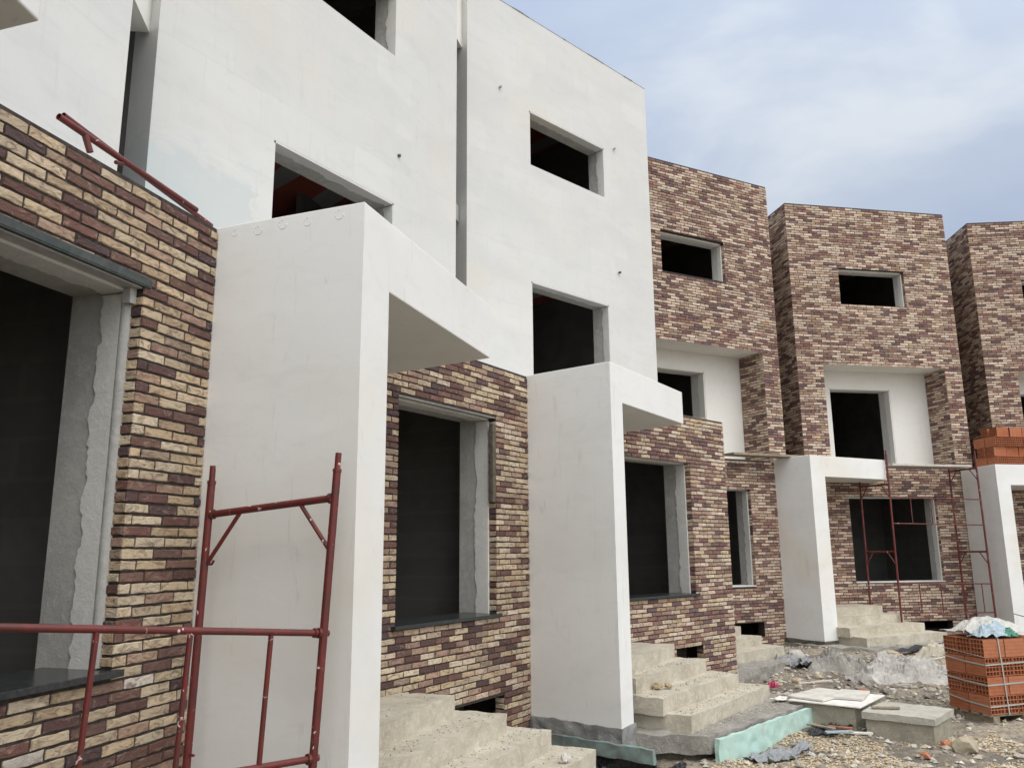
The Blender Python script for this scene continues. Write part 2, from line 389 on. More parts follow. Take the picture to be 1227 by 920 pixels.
# ------------------------------------------------------------------ windows
def window(house, fr, op, i0, depth, label=None, jag=True, mat='render', mat2='conc', sill=None, seed=1, inset=.012, lintel=None):
    """concrete reveal lining the opening from i0 to i0+depth, with a rough plaster return"""
    t0, t1, z0, z1 = op; r = random.Random(seed)
    a, b, c, d = t0 + inset, t1 - inset, z0 + inset * .3, z1 - inset
    w = MB(); TH = .09
    # inner concrete lining (four bars)
    fr.box(w, a - TH, a, i0 + .012, i0 + depth, c - .02, d + TH, mi=1); fr.box(w, b, b + TH, i0 + .012, i0 + depth, c - .02, d + TH, mi=1)
    fr.box(w, a + .002, b - .002, i0 + .010, i0 + depth - .003, d, d + TH - .003, mi=1); fr.box(w, a + .002, b - .002, i0 + .05, i0 + depth - .003, c - TH, c, mi=1)
    # rough plaster skin with a ragged inner edge
    def skin(P, L0, L1):
        m = max(6, int(abs(L1 - L0) / .022)); e = []
        base = depth * .42
        for k in range(m + 1):
            q = L0 + (L1 - L0) * k / m
            e.append((q, i0 + base + .028 * noise.noise((q * 2.2, seed * 1.7, 0)) + .034 * noise.noise((q * 9.0, seed * 2.7, 3)) + .012 * noise.noise((q * 34.0, seed * 1.7, 5)) + r.uniform(-.006, .006)))
        for (q0, e0), (q1, e1) in zip(e, e[1:]):
            w.face([P(q0, i0, .014), P(q1, i0, .014), P(q1, e1, .012), P(q0, e0, .012)]); w.face([P(q0, e0, .012), P(q1, e1, .012), P(q1, e1 + .004, -.01), P(q0, e0 + .004, -.01)])
            w.face([P(q0, i0, -TH * .8), P(q1, i0, -TH * .8), P(q1, i0, .014), P(q0, i0, .014)])
    skin(lambda q, i, o: fr.p(b - o, i, q), c, d - .02); skin(lambda q, i, o: fr.p(a + o, i, q), d - .02, c)
    skin(lambda q, i, o: fr.p(q, i, d - o), a + .016, b - .016)
    ob = w.build('window', [M[mat], M[mat2]], house)
    if sill == 'granite':
        s = MB(); fr.box(s, t0 - .05, t1 + .035, i0 - .145, i0 + depth - .05, z0 - .018, z0 + .014)
        so = s.build('sill', M['granite'], ob, house['o'], bevel=.003)
        so.location = (0, 0, 0)
    elif sill:
        s = MB(); fr.box(s, t0 + .004, t1 - .004, i0 - .10, i0 + depth, z0 - .010, z0 + .012)
        so = s.build('sill', M['render'], ob, house['o'], bevel=.004); so.location = (0, 0, 0)
    return ob

def portal(house, root, front, tip, tipback, wth, z0, z1, zs, name='entrance_canopy', back=.8, dots=False):
    """L-shaped portal: a wall and the canopy slab it carries"""
    root, front, tip, tipback = map(Vector, (root, front, tip, tipback))
    fd = (tip - front); L = fd.length; fd = fd / L
    sd = (root - front).normalized()
    R2 = root + sd * back
    mb = MB()
    fin_in_f = front + fd * wth; fin_in_b = R2 + fd * wth
    # elevation on the front plane and on the back line
    nn = 14
    def quad(p, q, za, zb, n=1, m=1):
        for a in range(n):
            for b in range(m):
                A = p.lerp(q, a / n); B = p.lerp(q, (a + 1) / n); C = za + (zb - za) * b / m; D = za + (zb - za) * (b + 1) / m
                mb.face([(*A, C), (*B, C), (*B, D), (*A, D)])
    quad(R2, front, z0, z1)                              # outer side
    quad(front, fin_in_f, z0, zs); quad(front, fin_in_f, zs, z1); quad(fin_in_f, tip, zs, z1)   # front
    quad(fin_in_f, fin_in_b, z0, zs)                     # inner side
    quad(tip, tipback, zs, z1)                           # slab end
    quad(fin_in_b, R2, z0, z1)
    mb.face([(*fin_in_f, zs), (*fin_in_b, zs), (*tipback, zs), (*tip, zs)])                 # soffit
    mb.face([(*R2, z1), (*front, z1), (*fin_in_f, z1), (*tip, z1), (*tipback, z1), (*fin_in_b, z1)])
    mb.face([(*fin_in_b, zs), (*fin_in_b, z1), (*tipback, z1), (*tipback, zs)])
    mb.face([(*R2, z0), (*fin_in_b, z0), (*fin_in_f, z0), (*front, z0)])
    ob = mb.build(name, M['plaster2'], house, weld=True, bevel=.007)
    if dots:                                             # filled formwork-tie holes under the top edge
        d = MB(); nrm = Vector((-sd.y, sd.x));  nrm = nrm if nrm.dot(Vector((0, -1))) > 0 else -nrm
        for k, (q, rr) in enumerate(((.12, .022), (.29, .03), (.46, .03), (.63, .027), (.84, .03))):
            c = front + sd * ((1 - q) * (root - front).length); zc = z1 - .055 - .01 * (k % 2)
            for s_ in range(9):
                t_ = 2 * math.pi * s_ / 9 + .3; t2 = t_ + 2 * math.pi / 9
                if s_ in (2, 3): continue
                P = lambda a, ra: (*(c + sd * math.cos(a) * ra), zc + math.sin(a) * ra)
                A, B = Vector(P(t_, rr)), Vector(P(t2, rr)); o = Vector((*nrm, 0))
                d.tube(A + o * .0, B + o * .0,   .0022, 5)
            dd = d.build('patch_ring', M['plaster2'], ob, house['o'], smooth=True); d = MB()
    return ob

def steps(house, levels, zbase, back, name='entrance_steps', seed=1):
    """levels: (front_left, front_right, z_top) top to bottom; each step wraps the one above"""
    r = random.Random(seed); bm = bmesh.new(); o = Vector(house['o'])
    for k, (fl, fr_, z) in enumerate(levels):
        fl = Vector(fl); fr_ = Vector(fr_); d = (fr_ - fl).normalized(); n = Vector((-d.y, d.x))
        bl, br = fl + n * back, fr_ + n * (back)
        zb = zbase if k == len(levels) - 1 else levels[k + 1][2] - .02
        nx = max(4, int((fr_ - fl).length / .05)); ny = max(4, int(back / .07)); nz = max(2, int((z - zb) / .045))
        def surf(f, a, b, off=(0, 0)):
            g = [[bm.verts.new(f(i / a, j / b)) for j in range(b + 1)] for i in range(a + 1)]
            for i in range(a):
                for j in range(b): bm.faces.new((g[i][j], g[i + 1][j], g[i + 1][j + 1], g[i][j + 1]))
        v3 = lambda p, zz: Vector((p.x, p.y, zz))
        surf(lambda a, b: v3(fl.lerp(fr_, a), zb + (z - zb) * b), nx, nz)
        surf(lambda a, b: v3(fr_.lerp(br, a), zb + (z - zb) * b), ny, nz)
        surf(lambda a, b: v3(bl.lerp(fl, a), zb + (z - zb) * b), ny, nz)
        surf(lambda a, b: v3(fl.lerp(fr_, a).lerp(bl.lerp(br, a), b), z), nx, ny)
    bmesh.ops.remove_doubles(bm, verts=bm.verts, dist=.004)
    for v in bm.verts:
        p = v.co.copy(); q = Vector((p.x * 7, p.y * 7, p.z * 9 + seed * 5))
        v.co += noise.noise_vector(q) * .006 + noise.noise_vector(q * 3.3) * .004
        # chipped arrises
        if len([f for f in v.link_faces]) and max(abs(f.normal.dot(g.normal)) < .4 for f in v.link_faces for g in v.link_faces):
            ch = noise.noise(q * 1.3 + Vector((5, 2, 1)))
            if ch > .05: v.co += -Vector((v.normal.x, v.normal.y, v.normal.z)) * .0 + Vector((0, 0, -.018 * ch))
        v.co += Vector((0, 0, ZC)) - o
    bmesh.ops.recalc_face_normals(bm, faces=bm.faces)
    me = bpy.data.meshes.new(name); bm.to_mesh(me); bm.free(); me.materials.append(M['step'])
    ob = bpy.data.objects.new(name, me); col.objects.link(ob); ob.parent = house
    return ob

def room(house, fr, t0, t1, i0, depth, levels, name='room_shell'):
    """bare rooms behind the openings: floors, ceilings, side and back walls"""
    mb = MB(); P = fr.p; a, b, c, d = t0, t1, i0, i0 + depth
    z0, z1 = levels[0][0] - .0, levels[-1][0]
    mb.face([P(a, d, z0), P(b, d, z0), P(b, d, z1), P(a, d, z1)])
    mb.face([P(a, c, z0), P(a, d, z0), P(a, d, z1), P(a, c, z1)]); mb.face([P(b, c, z0), P(b, d, z0), P(b, d, z1), P(b, c, z1)])
    for k, (z, th) in enumerate(levels):
        if k: mb.face([P(a, c, z - th), P(b, c, z - th), P(b, d, z - th), P(a, d, z - th)], mi=1)
        mb.face([P(a, c, z), P(b, c, z), P(b, d, z), P(a, d, z)])
    # a partition and a column give the dark some depth
    fr.box(mb, t0 + .3, t0 + .55, i0 + 1.9, i0 + 2.15, z0 + .01, z1 - .3)
    return mb.build(name, [M['room'], M['ceil']], house)

# ------------------------------------------------------------------ the houses
FA, FB, FC = Fr(-1.83, 4.82, 73.1), Fr(.18, 9.34, 58.0), Fr(3.39, 13.01, 43.9)
FD, FE, FF = Fr(5.78, 17.21, 27.8), Fr(6.48, 18.07, 10.7), Fr(11.52, 19.41, -5.0)
ROOF = 8.0
def white_house(fr, label, T0, T1, wins, bay_win, seed, rich, vents=(), pw=.78, pale=0.0, upper_extra=(), sill='granite', bay_t0=-4.5, low=None, pm='plaster'):
    x, y = fr.xy(-2.2, .6); h = thing('town_house', x, y, -2.05, label, 'house')
    # plastered upper wall, side walls and roof slab
    mb = MB(); wall(mb, fr, T0, T1, 1.9, ROOF, pw, pw + .32, wins)
    fr.box(mb, T0, T0 + .2, pw + .32, pw + .325, 1.9, ROOF); fr.box(mb, T1 - .2, T1, pw + .32, pw + .325, 1.9, ROOF)
    sw = MB(); fr.box(sw, T0 + .003, T0 + .2, pw + .325, 6.8, 1.9, ROOF); fr.box(sw, T1 - .2, T1 - .003, pw + .325, 6.8, 1.9, ROOF); sw.build('side_wall', M['room'], h)
    mb.build('plaster_wall', M[pm], h, weld=True, bevel=.008)
    ce = MB(); n_ = 70; r_ = random.Random(seed)
    for k in range(n_):                                  # ragged skim of mortar along the roof edge
        a, b = T0 + (T1 - T0) * k / n_, T0 + (T1 - T0) * (k + 1) / n_; q = noise.noise((a * 2.3, seed, 1)) + r_.uniform(-.25, .25)
        fr.box(ce, a, b, pw - .003 - .004 * (q > .1), pw + .30, ROOF + .001, ROOF + .008 + .014 * max(0, q))
    ce.build('roof_edge', M['wet'], h)
    rs = MB(); fr.box(rs, T0 + .2, T1 - .2, pw + .32, 6.8, ROOF - .35, ROOF - .12); rs.build('roof_slab', M['conc'], h)
    for k, w in enumerate(wins): window(h, fr, w, pw + .002, .33, seed=seed * 7 + k, inset=.004, mat='plaster', jag=True)
    # brick bay
    door = (-4.15, -3.25, -1.2, 1.05)
    ops = [bay_win, door, *vents]
    big = lambda o, e: (o[0] - e, o[1] + e, o[2] - e, o[3] + e)
    core = MB(); wall(core, fr, bay_t0, -.009, -2.3, 1.985, .008, .13, [big(o, .009) for o in ops])
    fr.box(core, -.16, -.009, .13, pw, -2.3, 1.98)
    core.build('bay_core', M['mortar'], h)
    bk = MB(); P = lambda s, d, z: fr.p(s, d, z)
    brick_field(bk, P, max(bay_t0, -2.95), 0, -1.845, 1.955, ops, seed, rich, pale, low)
    for o in (bay_win,):
        returns(bk, fr, o[1], -1, 0, .10, -1.845 + math.ceil((o[2] + 1.845) / CH) * CH, o[3] - .02, seed + 3, rich, pale)
        returns(bk, fr, o[0], 1, 0, .10, -1.845 + math.ceil((o[2] + 1.845) / CH) * CH, o[3] - .02, seed + 4, rich, pale)
    for o in vents: returns(bk, fr, o[1], -1, 0, .12, o[2], o[3] - .03, seed + 5)
    returns(bk, fr, 0, 1, 0, pw, -1.845, 1.955, seed + 6, False, pale)
    bk.build('brick_cladding', M['brick'], h)
    # ledge on top of the bay and lintel soffit behind the brick
    lg = MB(); fr.box(lg, bay_t0, -.02, .02, pw - .002, 1.93, 1.992); lg.build('bay_ledge', M['conc'], h)
    window(h, fr, bay_win, .10, .38, seed=seed * 5 + 1, sill=sill, inset=.006)
    s = MB(); fr.box(s, bay_win[0], bay_win[1], .014, .10, bay_win[3] - .004, bay_win[3] + .05); s.build('lintel', M['conc'], h)
    room(h, fr, T0 + .21, T1 - .21, pw + .325, 5.7, [(2.08, 0), (4.85, .3), (7.62, .02)])
    room(h, fr, bay_t0 + .1, -.17, .14, 5.2, [(-1.2, 0), (1.90, .02)])
    return h

VA = (); 
_u = FB.u; _o = FB.xy(-3.42, .78)
for k_, f_ in (('near', FA), ('gable', FC)): M['plaster_' + k_] = mat_plaster('white_plaster_' + k_, amount=.6, wdir=f_.u)
M['plaster_damp'] = mat_plaster('white_plaster_damp', amount=.6, wdir=FB.u, stain=(_o, _u, _o[0] * _u[0] + _o[1] * _u[1], 3.25 + ZC))
hA = white_house(FA, 'nearest town house, brick bay and big window cut off by left edge', -4.5, -.06, [(-3.2, -1.5, 2.1, 3.76), (-3.2, -1.5, 5.57, 6.43)], (-2.3, -.59, -.58, 1.42), 11, True, low=-.35, pm='plaster_near')
hB = white_house(FB, 'white town house with large canopy wall behind the leaning red scaffold frame', -4.49, -.36, [(-3.24, -1.53, 2.08, 3.77), (-3.24, -1.54, 5.57, 6.43)], (-2.30, -.67, -.655, 1.41), 23, True, vents=[(-1.42, -.53, -1.66, -1.47)], pale=.1, pm='plaster_damp')
hC = white_house(FC, 'white town house whose gable edge meets the sky, beside the first all-brick house', -4.75, -.6, [(-3.53, -1.8, 2.08, 3.76), (-3.53, -1.8, 5.57, 6.43)], (-3.05, -.99, -.655, 1.27), 37, True, vents=[(-1.55, -.88, -1.60, -1.37)], pale=.25, pw=.8, pm='plaster_gable')

# metal lintel angle over the near window, wooden strip by the second window
s = MB(); FA.box(s, -2.42, -.545, -.010, .09, 1.424, 1.47); FA.box(s, -2.42, -.56, -.013, .004, 1.432, 1.478)
s.build('lintel_angle', M['metal'], hA, bevel=.003)
s = MB(); s.tube(FA.p(-.580, .112, -.56), FA.p(-.580, .112, 1.36), .034, 24); FA.box(s, -.635, -.59, .05, .10, 1.33, 1.415)
s.build('corner_bead', M['conc'], hA, smooth=False)
s = MB(); FB.box(s, -.735, -.672, .004, .05, .50, 1.34); s.build('wooden_strip', M['old_wood'], hB, bevel=.004)
# wall anchors left in the plaster
for h_, fr_, t, z in ((hB, FB, -1.47, 4.37), (hC, FC, -4.14, 6.56), (hC, FC, -1.55, 6.51), (hC, FC, -1.53, 4.36)):
    s = MB(); a = Vector(fr_.p(t, .79, z)); b = Vector(fr_.p(t + .005, .755, z - .002)); s.tube(a, b, .018, 8); s.build('wall_anchor', M['conc'] if z > 5 else M['metal'], h_)

# recessed link walls in the narrow slots between the houses
def link(house, f1, t1, f2, t2, back, ztop, mids=(), bottom=1.6):
    a = f2.xy(t2 + .004, back); b = f1.xy(t1 - .004, back + .10); 
    dx, dy = a[0] - b[0], a[1] - b[1]; L = math.hypot(dx, dy); fr = Fr(b[0], b[1], math.degrees(math.atan2(dy, dx)))
    mb = MB(); fr.box(mb, 0, L, 0, .15, ztop, ROOF - .25)
    mb.build('link_wall', M['plaster_in'], house)
    for z in mids: mb = MB(); fr.box(mb, 0.01, L - .01, .03, .14, z, z + .22); mb.build('floor_edge', M['conc'], house)
    mb = MB(); fr.box(mb, -.2, L + .2, 1.8, 1.9, -2, ROOF - .3); fr.box(mb, -.2, L + .1, .16, 1.8, ztop + .1, ztop + .3); mb.build('link_room', M['room'], house)
link(hB, FA, -.06, FB, -4.49, .91, 4.21)
link(hC, FB, -.36, FC, -4.75, .92, 6.98, (4.35,))

# portals: wall and canopy of each white house
inA = FA.xy(-2.42, -1.19); bA = FA.xy(-2.42, .02)
portal(hA, FA.xy(-4.86, -.5), FA.xy(-4.70, -1.70), inA, bA, .33, -1.8, 2.0, 1.55)
portal(hB, (-1.83, 4.82), (-.85, 4.45), (-.18, 6.54), FB.xy(-2.55, .02), .345, -1.8, 2.0, 1.55, dots=True)
portal(hC, (.18, 9.34), (1.06, 8.63), (2.22, 10.47), FC.xy(-2.60, .02), .30, -1.8, 2.0, 1.58)

# entrance steps
steps(hB, [((-1.30, 5.02), (-.51, 7.32), -1.2), ((-1.05, 5.12), (-.07, 7.37), -1.36), ((-.80, 5.1), (.31, 7.49), -1.52), ((-.53, 4.9), (.69, 7.50), -1.68)], -2.4, 1.35, seed=2)
steps(hC, [((1.16, 9.12), (2.06, 10.97), -1.2), ((1.30, 9.20), (2.41, 10.75), -1.36), ((1.54, 8.96), (2.78, 10.65), -1.52), ((1.80, 8.85), (3.19, 10.78), -1.68)], -1.86, 1.6, seed=5)

# brick houses ---------------------------------------------------------------
def brick_house(fr, T0, T1, label, seed, upper_win, loggia, ldoor, bay_win, vent, lo_rect=None, zfoot=-2.1, side_from=None, end_side=True):
    x, y = fr.xy((T0 + T1) / 2, 1.0); h = thing('town_house', x, y, -2.05, label, 'house')
    ops = [upper_win, loggia, bay_win, vent]
    big = lambda o, e: (o[0] - e, o[1] + e, o[2] - e, o[3] + e)
    core = MB(); wall(core, fr, T0 + .009, T1 - .009, zfoot, ROOF - .01, .008, .20, [big(o, .009) for o in ops])
    fr.box(core, T0 + .009, T0 + .2, .2, 6.5, zfoot, ROOF - .01); fr.box(core, T1 - .2, T1 - .009, .2, 6.5, zfoot, ROOF - .01)
    fr.box(core, loggia[0] - .2, loggia[0] - .009, .2, .72, loggia[2], loggia[3] + .2); fr.box(core, loggia[1] + .009, loggia[1] + .2, .2, .72, loggia[2], loggia[3] + .2)
    core.build('wall_core', M['mortar'], h)
    bk = MB(); P = lambda s, d, z: fr.p(s, d, z)
    brick_field(bk, P, T0, T1, -1.95, ROOF - .04, ops, seed, False, .45)
    returns(bk, fr, T0, -1, 0, 2.2, -1.95, ROOF - .04, seed + 1, False, .35)
    if end_side: returns(bk, fr, T1, 1, 0, 1.2, -1.95, ROOF - .04, seed + 2, False, .35)
    returns(bk, fr, loggia[1], -1, 0, .72, loggia[2], loggia[3], seed + 3, False, .45)
    returns(bk, fr, loggia[0], 1, 0, .72, loggia[2], loggia[3], seed + 4, False, .45)
    for o in (upper_win, bay_win): returns(bk, fr, o[1], -1, 0, .09, o[2] + .01, o[3] - .03, seed + 5, False, .4)
    bk.build('brick_cladding', M['brick'], h)
    lg = MB(); a, b, c, d = loggia
    wall(lg, fr, a - .1, b + .1, c - .3, d + .3, .73, .98, [ldoor])
    fr.box(lg, a - .011, b + .011, .016, .73, d + .004, d + .3); lg.build('loggia_wall', M['plaster_in'], h)
    s = MB(); fr.box(s, a - .011, b + .011, .05, .73, c - .25, c); s.build('loggia_floor', M['conc'], h)
    window(h, fr, upper_win, .09, .30, seed=seed + 1, mat='plaster_in', mat2='render', inset=.010)
    window(h, fr, bay_win, .09, .33, seed=seed + 2, sill='plain', inset=.010)
    window(h, fr, ldoor, .74, .42, seed=seed + 3, mat='plaster_in', mat2='render', inset=.008)
    rs = MB(); fr.box(rs, T0 + .2, T1 - .2, .2, 6.5, ROOF - .4, ROOF - .15); rs.build('roof_slab', M['conc'], h)
    room(h, fr, T0 + .21, T1 - .21, 1.0, 5.2, [(-1.2, 0), (1.7, .25), (4.8, .3), (7.55, .02)])
    rb = MB(); fr.box(rb, T0 + .22, T1 - .22, 3.2, 3.3, -1.9, 1.6); fr.box(rb, T0 + .22, T1 - .22, .43, 3.2, 1.35, 1.44); rb.build('bay_room', M['room'], h)
    return h
hD = brick_house(FD, -4.2, 0, 'brick town house next to the white ones, partly hidden by the white gable', 51, (-3.06, -1.37, 5.55, 6.41), (-3.55, -.46, 1.78, 4.11), (-3.0, -1.47, 1.82, 3.72), (-3.3, -1.07, -.74, 1.17), (-1.75, -.93, -1.70, -1.45))
hE = brick_house(FE, 0, 4.22, 'brick town house with a red scaffold and plank in front of its ground floor window', 61, (1.24, 2.96, 5.57, 6.43), (.65, 3.78, 1.78, 4.11), (1.2, 2.80, 1.82, 3.70), (.99, 3.18, -.76, 1.09), (1.5, 3.25, -1.84, -1.60))
hF = brick_house(FF, 0, 4.22, 'rightmost brick town house, cut off by the right edge of the photo', 71, (1.12, 2.85, 5.57, 6.43), (.74, 3.78, 1.78, 4.11), (1.05, 2.80, 1.82, 3.72), (.99, 3.18, -.76, 1.09), (1.5, 3.25, -1.84, -1.60))
portal(hE, (5.485, 17.01), (5.969, 16.363), (7.968, 17.459), FE.xy(1.66, .02), .40, -1.78, 1.82, 1.40, back=.5)
Fx, Fy = FE.xy(3.73, -1.2); fd = Vector((math.cos(R(12)), math.sin(R(12))))
portal(hF, FE.xy(3.86, -.02), (10.377, 17.566), tuple(Vector((10.377, 17.566)) + fd * 2.3), tuple(Vector((10.377, 17.566)) + fd * 2.3 + Vector((-.2, 1.7))), .335, -1.85, 1.72, 1.275, back=.0)
steps(hE, [((6.37, 16.99), (7.71, 17.67), -1.2), ((6.32, 16.62), (8.06, 17.51), -1.36), ((6.42, 16.25), (8.33, 17.21), -1.52), ((6.62, 15.97), (8.66, 17.01), -1.68)], -1.9, .95, seed=8)
steps(hD, [((2.75, 13.75), (4.02, 15.05), -1.36), ((2.86, 13.56), (4.37, 15.02), -1.52), ((3.05, 13.35), (4.72, 14.92), -1.68)], -1.9, 1.2, seed=9)
def link2(house, f1, t1, f2, t2, d1, d2):
    a = f1.xy(t1, d1); b = f2.xy(t2, d2); fr = Fr(a[0], a[1], math.degrees(math.atan2(b[1] - a[1], b[0] - a[0]))); L = math.hypot(b[0] - a[0], b[1] - a[1])
    mb = MB(); fr.box(mb, 0, L, 0, .2, -2.1, ROOF - .1); mb.build('link_wall', M['mortar'], house)
link2(hD, FC, -.5, FD, -4.2, 3.4, .9)
link2(hE, FD, 0, FE, 0, 1.2, 2.2 - .9)
link2(hF, FE, 4.22, FF, 0, 1.25, 1.3)

# footings -------------------------------------------------------------------
def rough_prism(name, poly, z0, z1, mat, parent=None, seed=1, amp=.02, res=.07, origin=None):
    bm = bmesh.new(); n = len(poly)
    a = sum(poly[i][0] * poly[(i + 1) % n][1] - poly[(i + 1) % n][0] * poly[i][1] for i in range(n))
    if a < 0: poly = poly[::-1]
    vb = [bm.verts.new((x, y, z0)) for x, y in poly]; vt = [bm.verts.new((x, y, z1)) for x, y in poly]
    for i in range(n): bm.faces.new((vb[i], vb[(i + 1) % n], vt[(i + 1) % n], vt[i]))
    bm.faces.new(vt); bm.faces.new(vb[::-1])
    bmesh.ops.triangulate(bm, faces=bm.faces)
    for _ in range(9):
        es = [e for e in bm.edges if e.calc_length() > res]
        if not es: break
        bmesh.ops.subdivide_edges(bm, edges=es, cuts=1); bmesh.ops.triangulate(bm, faces=bm.faces)
    for v in bm.verts:
        q = v.co * (1.0 / max(res * 2.2, .05)) + Vector((seed * 3.3, 0, 0)); v.co += noise.noise_vector(q) * amp + noise.noise_vector(q * .35) * amp * .8
    o0 = Vector(parent['o']) if parent is not None else Vector(origin if origin else (poly[0][0], poly[0][1], z0 + ZC))
    for v in bm.verts: v.co += Vector((0, 0, ZC)) - o0
    bmesh.ops.recalc_face_normals(bm, faces=bm.faces)
    me = bpy.data.meshes.new(name); bm.to_mesh(me); bm.free(); me.materials.append(M[mat] if isinstance(mat, str) else mat)
    ob = bpy.data.objects.new(name, me); col.objects.link(ob)
    if parent is not None: ob.parent = parent
    else: ob.location = o0
    return ob
rough_prism('porch_slab', [(1.0, 8.95), (1.94, 8.69), (3.50, 10.38), (3.3, 11.4), (2.3, 11.5), (.75, 9.35)], -2.02, -1.845, 'rough', hC, 3, .022)
rough_prism('footing', [(1.06, 9.0), (1.86, 8.78), (3.42, 10.46), (3.2, 11.4), (2.2, 11.5), (.7, 9.4)], -2.6, -2.0, 'dark_rough', hC, 4, .05)
rough_prism('plinth', [(.175, 9.315), (1.06, 8.605), (1.245, 8.90), (.4, 9.7)], -2.35, -1.745, 'wet', hC, 6, .022, .05)
rough_prism('porch_slab', [(5.98, 16.1), (6.62, 15.72), (9.2, 16.95), (9.0, 17.7), (7.2, 17.6), (5.4, 17.0)], -2.1, -1.845, 'rough', hE, 7, .03)
rough_prism('porch_slab', [(3.1, 13.1), (3.35, 13.0), (5.12, 14.66), (4.6, 15.6), (3.0, 14.2)], -2.12, -1.85, 'rough', hD, 9, .03)
rough_prism('plinth', [(5.40, 17.02), (5.96, 16.35), (6.3, 16.53), (5.8, 17.2)], -2.1, -1.775, 'dark_rough', hE, 10, .02)

# mint insulation boards on the porch edge (a thing of its own: loose boards against the slab)
def foam(name, a, b, z0, z1, th, label, mat, seed):
    a = Vector(a); b = Vector(b); d = (b - a).normalized(); n = Vector((d.y, -d.x))
    o = rough_prism(name, [tuple(a), tuple(b), tuple(b + n * th), tuple(a + n * th)], z0, z1, mat, None, seed, .012, .05)
    return tag(o, label, 'insulation board')
foam('insulation_board', (1.985, 8.66), (3.535, 10.345), -2.12, -1.862, .05, 'long mint green foam board standing along the front of the porch slab', 'foam', 2)
foam('insulation_board', (.13, 9.285), (1.335, 8.315), -2.0, -1.875, .05, 'dirty mint foam strip along the foot of the second white canopy wall', 'foam_dirty', 5)

# ------------------------------------------------------------------ ground
def smooth(a, b, x): t = max(0, min(1, (x - a) / (b - a))); return t * t * (3 - 2 * t)
def ground_z(x, y):
    z = -2.07 + .17 * smooth(11, 17, y)
    d = math.hypot(x - .75, y - 8.25); z -= .34 * (1 - smooth(.35, 1.1, d))
    d = math.hypot((x - 2.6), (y - 9.2)); z -= .06 * (1 - smooth(.1, .8, d))
    if math.hypot(x - 4, y - 11) < 40:
        z += .055 * noise.noise((x * .9, y * .9, 1.3)) + .035 * noise.noise((x * 2.7, y * 2.7, 4.1)) + .018 * noise.noise((x * 8, y * 8, 2.2)) + .010 * noise.noise((x * 21, y * 21, 7.7))
    return z
def axis(lo, hi, st, far):
    a = [lo + k * st for k in range(int((hi - lo) / st) + 1)]; s = st; x = a[-1]
    while x < far: s *= 1.35; x += s; a.append(x)
    s = st; x = a[0]
    while x > -far: s *= 1.35; x -= s; a.insert(0, x)
    return a
xs, ys = axis(.2, 9.5, .05, 400), axis(7.0, 18.0, .055, 400)
g = MB(); W = len(ys)
g.v = [(x, y, ground_z(x, y)) for x in xs for y in ys]
for i in range(len(xs) - 1):
    for j in range(W - 1): g.f.append((i * W + j, (i + 1) * W + j, (i + 1) * W + j + 1, i * W + j + 1)); g.c.append(None); g.mi.append(0)
go = g.build('ground', M['ground'], smooth=True); tag(go, kind='structure')

# ------------------------------------------------------------------ small stones as stuff, bigger ones as things
def shade(c, a, b): k = rnd.uniform(a, b); return tuple(v * k for v in c)
STC = [(.42, .38, .31), (.50, .46, .39), (.33, .30, .26), (.55, .53, .49), (.26, .23, .20), (.46, .38, .27), (.58, .54, .45)]
ICO = bmesh.new(); bmesh.ops.create_icosphere(ICO, subdivisions=1, radius=1); ICV = [v.co.copy() for v in ICO.verts]; ICF = [tuple(v.index for v in f.verts) for f in ICO.faces]; ICO.free()
OCV = [Vector(p) for p in ((1, 0, 0), (-1, 0, 0), (0, 1, 0), (0, -1, 0), (0, 0, 1), (0, 0, -1))]
OCF = [(0, 2, 4), (2, 1, 4), (1, 3, 4), (3, 0, 4), (2, 0, 5), (1, 2, 5), (3, 1, 5), (0, 3, 5)]
def pebble(mb, x, y, z, r, c, ico=False, flat=.6):
    V, F = (ICV, ICF) if ico else (OCV, OCF)
    rot = Matrix.Rotation(rnd.uniform(0, 6.28), 3, 'Z') @ Matrix.Rotation(rnd.uniform(-.5, .5), 3, 'X')
    sx, sy = rnd.uniform(.7, 1.4), rnd.uniform(.6, 1.1)
    mb.add([Vector((x, y, z)) + rot @ Vector((v.x * r * sx * rnd.uniform(.8, 1.2), v.y * r * sy * rnd.uniform(.8, 1.2), v.z * r * flat * rnd.uniform(.8, 1.2))) for v in V], F, c)
gv = MB()
for _ in range(15000):
    x = rnd.uniform(1.9, 5.4); y = rnd.uniform(7.7, 9.9)
    d = (x - 1.96) * .735 - (y - 8.67) * .678
    if d < .05: continue
    if noise.noise((x * 1.3, y * 1.3, 9)) < -.12: continue
    k = rnd.uniform(.8, 1.15); c = rnd.choice([(.54, .42, .265), (.60, .49, .33), (.50, .39, .25), (.62, .55, .43), (.42, .33, .23)])
    pebble(gv, x, y, ground_z(x, y) + .004, rnd.uniform(.008, .017), tuple(v * k for v in c))
tag(gv.build('gravel', M['stone']), 'loose tan gravel spread at the foot of the concrete boxes', 'gravel', kind='stuff')
cr = MB()
for _ in range(9000):
    y = rnd.uniform(8.2, 17); x = rnd.uniform(.15 * y + .3, .62 * y + .3)
    if noise.noise((x * .8, y * .8, 3)) < -.25 and rnd.random() < .7: continue
    r_ = min(.045, .007 / max(.12, rnd.random()) ** .9)
    pebble(cr, x, y, ground_z(x, y) + r_ * .2, r_, shade(rnd.choice(STC), .7, 1.15))
